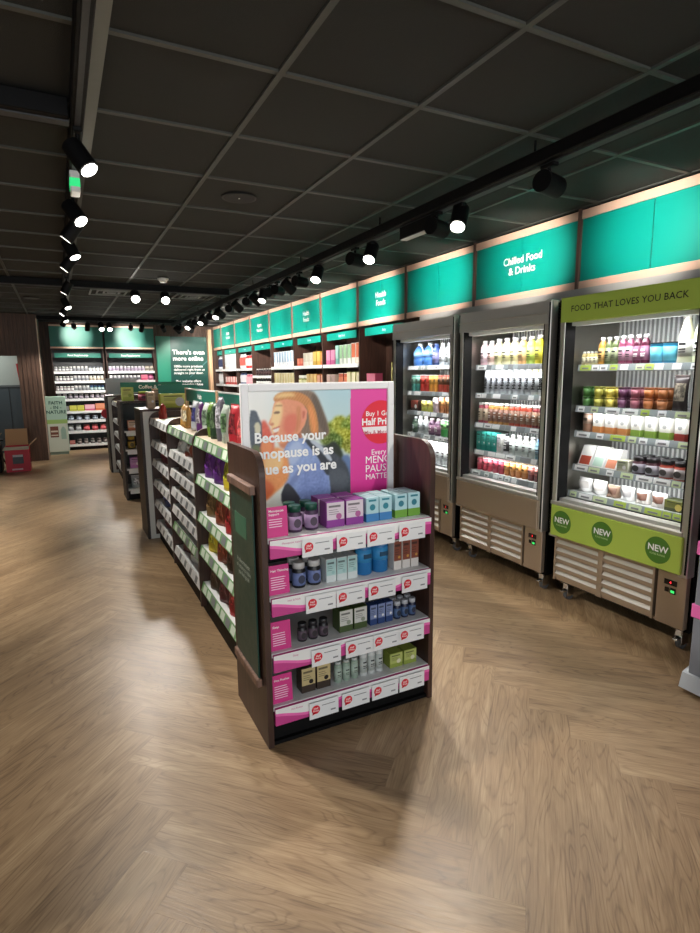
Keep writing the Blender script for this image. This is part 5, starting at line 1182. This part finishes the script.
track('light_track', 'black light track across the middle of the ceiling', .2, 2.02, 7.28, 7.34, 2.50, 2.572)
track('light_track', 'short black ceiling track entering from left photo edge', -2.5, .12, 2.62, 2.74, 2.50, 2.572)
track('light_track', 'black light track across the ceiling to the left of the middle', -3.5, .12, 7.28, 7.34, 2.50, 2.572)
track('light_track', 'black light track across the ceiling near the back wall', -1.2, 3.0, 11.68, 11.74, 2.51, 2.572)
mb = MB(); mb.box(.178, .222, -1.0, 3.15, 2.535, 2.572, mat((112, 114, 108), .4)); struct('trim_5', mb)

LENS = mat((255, 250, 240), .3, emit=14.0); LENSD = mat((255, 250, 240), .3, emit=4.0)
def spot(x, y, zt, aim, energy, label, lit=True, cone=46, r=.048, Lh=.13, drop=.07, color=(1.0, 0.945, 0.87), soft=.035, blend=.75, grp='black track spotlights'):
    """spot hanging from track underside zt; head centre below it; aim is a direction"""
    t = thing('track_spotlight', label, 'spotlight', (x, y, zt), 0, grp)
    d = Vector(aim).normalized(); c = Vector((0, 0, -drop))
    mb = MB(); mb.box(-.018, .018, -.04, .04, -.018, 0.0, BLACK, .003); mb.tube((0, 0, -.018), (0, 0, -drop + .01), .009, BLACK, 8); obj('bracket', mb, t)
    a = c - d * Lh * .45; b = c + d * Lh * .55
    mb = MB(); mb.tube(a, b, r, BLACK, 20); 
    # front ring
    mb.tube(b, b + d * .004, r, BLACK, 20); obj('lamp_head', mb, t)
    q = d.orthogonal().normalized(); w2 = d.cross(q)
    e = b + d * .0055; mb = MB(); vs = [e + (q * math.cos(2 * PI * k / 20) + w2 * math.sin(2 * PI * k / 20)) * r * .82 for k in range(20)]
    mb.add(vs, [tuple(range(20))], LENS if lit else LENSD); obj('lens', mb, t)
    l = bpy.data.lights.new('spot_beam', 'SPOT'); l.energy = energy; l.spot_size = math.radians(cone); l.spot_blend = blend; l.shadow_soft_size = soft; l.color = color
    o = bpy.data.objects.new('spot_beam', l); COL.objects.link(o); o.parent = t; o.location = e + d * (soft + .012); o.rotation_euler = d.to_track_quat('-Z', 'Y').to_euler()
ZT = 2.434
# right track: beams onto the signs
sy = [2.03, 2.90, 3.94, 5.06, 5.66, 5.9, 6.72, 7.5, 8.58, 9.6, 10.9]
aimy = [2.30, 3.30, 4.35, 5.5, 6.55, 7.6, 8.65, 9.7, 10.75, 11.8, 12.6]
for i, (a, b) in enumerate(zip(sy, aimy)):
    spot(2.07, a, ZT, (3.2 - 2.07, b - a, 2.32 - 2.36), E_SIGN * (1 + .35 * ((b - a) ** 2)), 'black spotlight on right track aimed at wall sign, %s from the camera' % ORD[i], lit=False, cone=52, drop=.085, blend=1.0)
for i, (a, b) in enumerate(((5.36, 5.6), (6.4, 6.7), (7.15, 7.6), (8.0, 8.7), (9.0, 9.7), (9.95, 10.7), (11.2, 11.9))):  # extra heads added to brighten the dark wall shelves
    spot(2.07, a, ZT, (1.13, b - a, 1.5 - 2.36), E_SHELF, 'added black spotlight on right track aimed at wall shelves, %s from the camera' % ORD[i], lit=False, cone=78, drop=.085)
for i, (y, az) in enumerate(((2.70, (-.55, -.45, -1)), (3.72, (-.6, -.5, -1)), (4.68, (-.55, -.5, -1)), (6.16, (-.4, -.4, -1)), (8.22, (-.5, -.5, -1)), (9.2, (-.5, -.5, -1)), (10.2, (-.5, -.5, -1)))):
    spot(2.085, y, ZT, az, E_FLOOR, 'glowing spotlight on right track tilted toward the floor, %s from the camera' % ORD[i], lit=True, cone=70)
spot(2.085, 0.75, ZT, (-1.06, 1.53, -1.2), 30, 'added unseen spotlight on right track, aimed at the framed poster', lit=True, cone=38)  # out of view, put in to whiten the poster
spot(.15, 1.3, 2.494, (-.6, .75, -1), 42, 'added unseen spotlight on left track, aimed at the aisle floor', lit=True, cone=80, drop=.1, r=.042, Lh=.12)  # another out-of-view lamp, added to lift the left floor
# left track
for i, (y, az, e) in enumerate(((2.72, (.45, -.35, -.8), 1), (3.62, (.45, -.5, -.8), 1), (4.06, (-.6, .15, -.8), 1.5), (4.62, (.4, -.3, -1), 1), (5.18, (-.6, .1, -.8), 2.2), (6.6, (-.55, .1, -1), 1.6), (8.0, (.4, -.4, -1), 1), (8.9, (-.6, -.1, -.8), 1.5), (9.9, (.4, -.3, -1), .8), (10.8, (-.4, .3, -.8), .8))):
    spot(.15, y, 2.494, az, E_FLOOR * e, 'black spotlight on left ceiling track, %s from the camera' % ORD[i], lit=az[0] > 0, cone=72, drop=.1, r=.042, Lh=.12)
# two bright lamps on the middle track
spot(.88, 7.26, 2.494, (-.05, -.95, -.62), E_FAR, 'dazzling spotlight on middle track facing the camera, left one', lit=True, cone=60, drop=.07, r=.055)
spot(1.22, 7.26, 2.494, (-.08, -.95, -.60), E_FAR, 'dazzling spotlight on middle track facing the camera, right one', lit=True, cone=60, drop=.07, r=.055)
# back wall spots; the two wide beams are added to brighten the shelves
for i, (x, tx, tz, e_, cn) in enumerate(((.32, .38, 2.30, 1.5, 40), (.55, .38, 1.1, 1.9, 85), (1.30, 1.38, 2.30, 1.5, 40), (1.50, 1.38, 1.4, 1.6, 85))):
    spot(x, 11.71, 2.494, (tx - x, 1.08, (tz - 2.40) * (1.0 if tz < 2 else 1.0)), E_BACK * e_, 'black spotlight aimed at back wall shelving, %s from left' % ORD[i], lit=False, cone=cn, drop=.09, r=.045)
for i, x in enumerate((.78, .92)):
    spot(x, 11.71, 2.494, (0.1, -.8, -.9), E_FLOOR * .8, 'glowing spotlight at back between dark ones, %s one' % ('left', 'right')[i], lit=True, cone=70, drop=.08, r=.05)
for i, x in enumerate((1.9, 2.45)):
    spot(x, 11.71, 2.494, (2.45 - x, 1.2, -.7), E_BACK, 'black spotlight in front of large green poster, %s one' % ('left', 'right')[i], lit=False, cone=60, drop=.09, r=.045)
# black gear box on the right track
t = thing('track_gear_box', 'black rectangular gear box hanging from right light track', 'light fitting', (2.085, 3.12, 2.434)); mb = MB(); mb.box(-.03, .03, -.17, .17, -.075, 0, BLACK, .004); obj('casing', mb, t); mb = MB(); mb.box(-.024, .024, -.165, .165, -.079, -.075, mat((220, 226, 224), .4)); obj('white_edge', mb, t)
# ceiling fittings
t = thing('ceiling_speaker', 'dark round ceiling speaker set in a ceiling tile', 'speaker', (1.076, 3.573, 2.5705)); mb = MB(); mb.lathe([(.095, -.004), (.09, .0)], mat((18, 18, 18), .6), 28); mb.lathe([(.098, -.001), (.105, -.003), (.105, 0), (.098, 0.0)], mat((30, 30, 29), .5), 28); obj('grille', mb, t); mb = MB(); mb.lathe([(.006, -.006), (.006, -.004)], WHITE, 10); obj('indicator', mb, t)
t = thing('smoke_detector', 'white round smoke detector on the ceiling above middle track', 'smoke detector', (1.13, 6.78, 2.5705)); mb = MB(); mb.lathe([(.055, -.02), (.06, -.012), (.06, 0)], WHITE, 24); obj('base', mb, t); mb = MB(); mb.lathe([(.03, -.045), (.042, -.036), (.045, -.02)], WHITE, 24); obj('sensor_cap', mb, t)
for nm, x, y, lab in ((0, .70, 8.15, 'left'), (1, 1.75, 8.15, 'right')):
    t = thing('air_vent', 'square slatted ceiling air vent, the %s one behind bright lamps' % lab, 'vent', (x, y, 2.5705), 0, 'ceiling air vents'); mb = MB()
    for a in (.26, .18, .10):
        for (x0, x1, y0, y1) in ((-a, a, -a, -a + .02), (-a, a, a - .02, a), (-a, -a + .02, -a, a), (a - .02, a, -a, a)): mb.box(x0, x1, y0, y1, -.012 + (.26 - a) * .03, 0, mat((120, 122, 118), .4))
    mb.box(-.05, .05, -.05, .05, -.01, 0, mat((100, 102, 100), .4)); obj('slat_frame', mb, t)
for i, (x, y) in enumerate(((-.75, 9.1), (-.25, 9.1))):
    t = thing('ceiling_speaker', 'small dark ceiling disc near far left, %s one' % ('left', 'right')[i], 'speaker', (x, y, 2.5705), 0, 'small dark ceiling discs'); mb = MB(); mb.lathe([(.1, -.01), (.11, -.004), (.11, 0)], mat((24, 24, 24), .4), 24); obj('grille', mb, t)
t = thing('emergency_light', 'small white and green emergency light on left track', 'emergency light', (.15, 3.28, 2.494)); mb = MB(); mb.box(-.022, .022, -.05, .05, -.10, -.0, WHITE, .004); obj('casing', mb, t); mb = MB(); mb.box(-.023, .023, -.051, .051, -.075, -.035, mat((40, 190, 110), .4, emit=.6)); obj('green_band', mb, t)

# ------------------------------------------------------------------ label uniqueness self check
seen = {}
for o in bpy.data.objects:
    if o.parent is None and 'label' in o:
        if o['label'] in seen: print('DUP LABEL', o['label'])
        seen[o['label']] = 1
        if not 4 <= len(o['label'].split()) <= 16: print('LABEL LENGTH', o['label'])
print('things', len(seen))
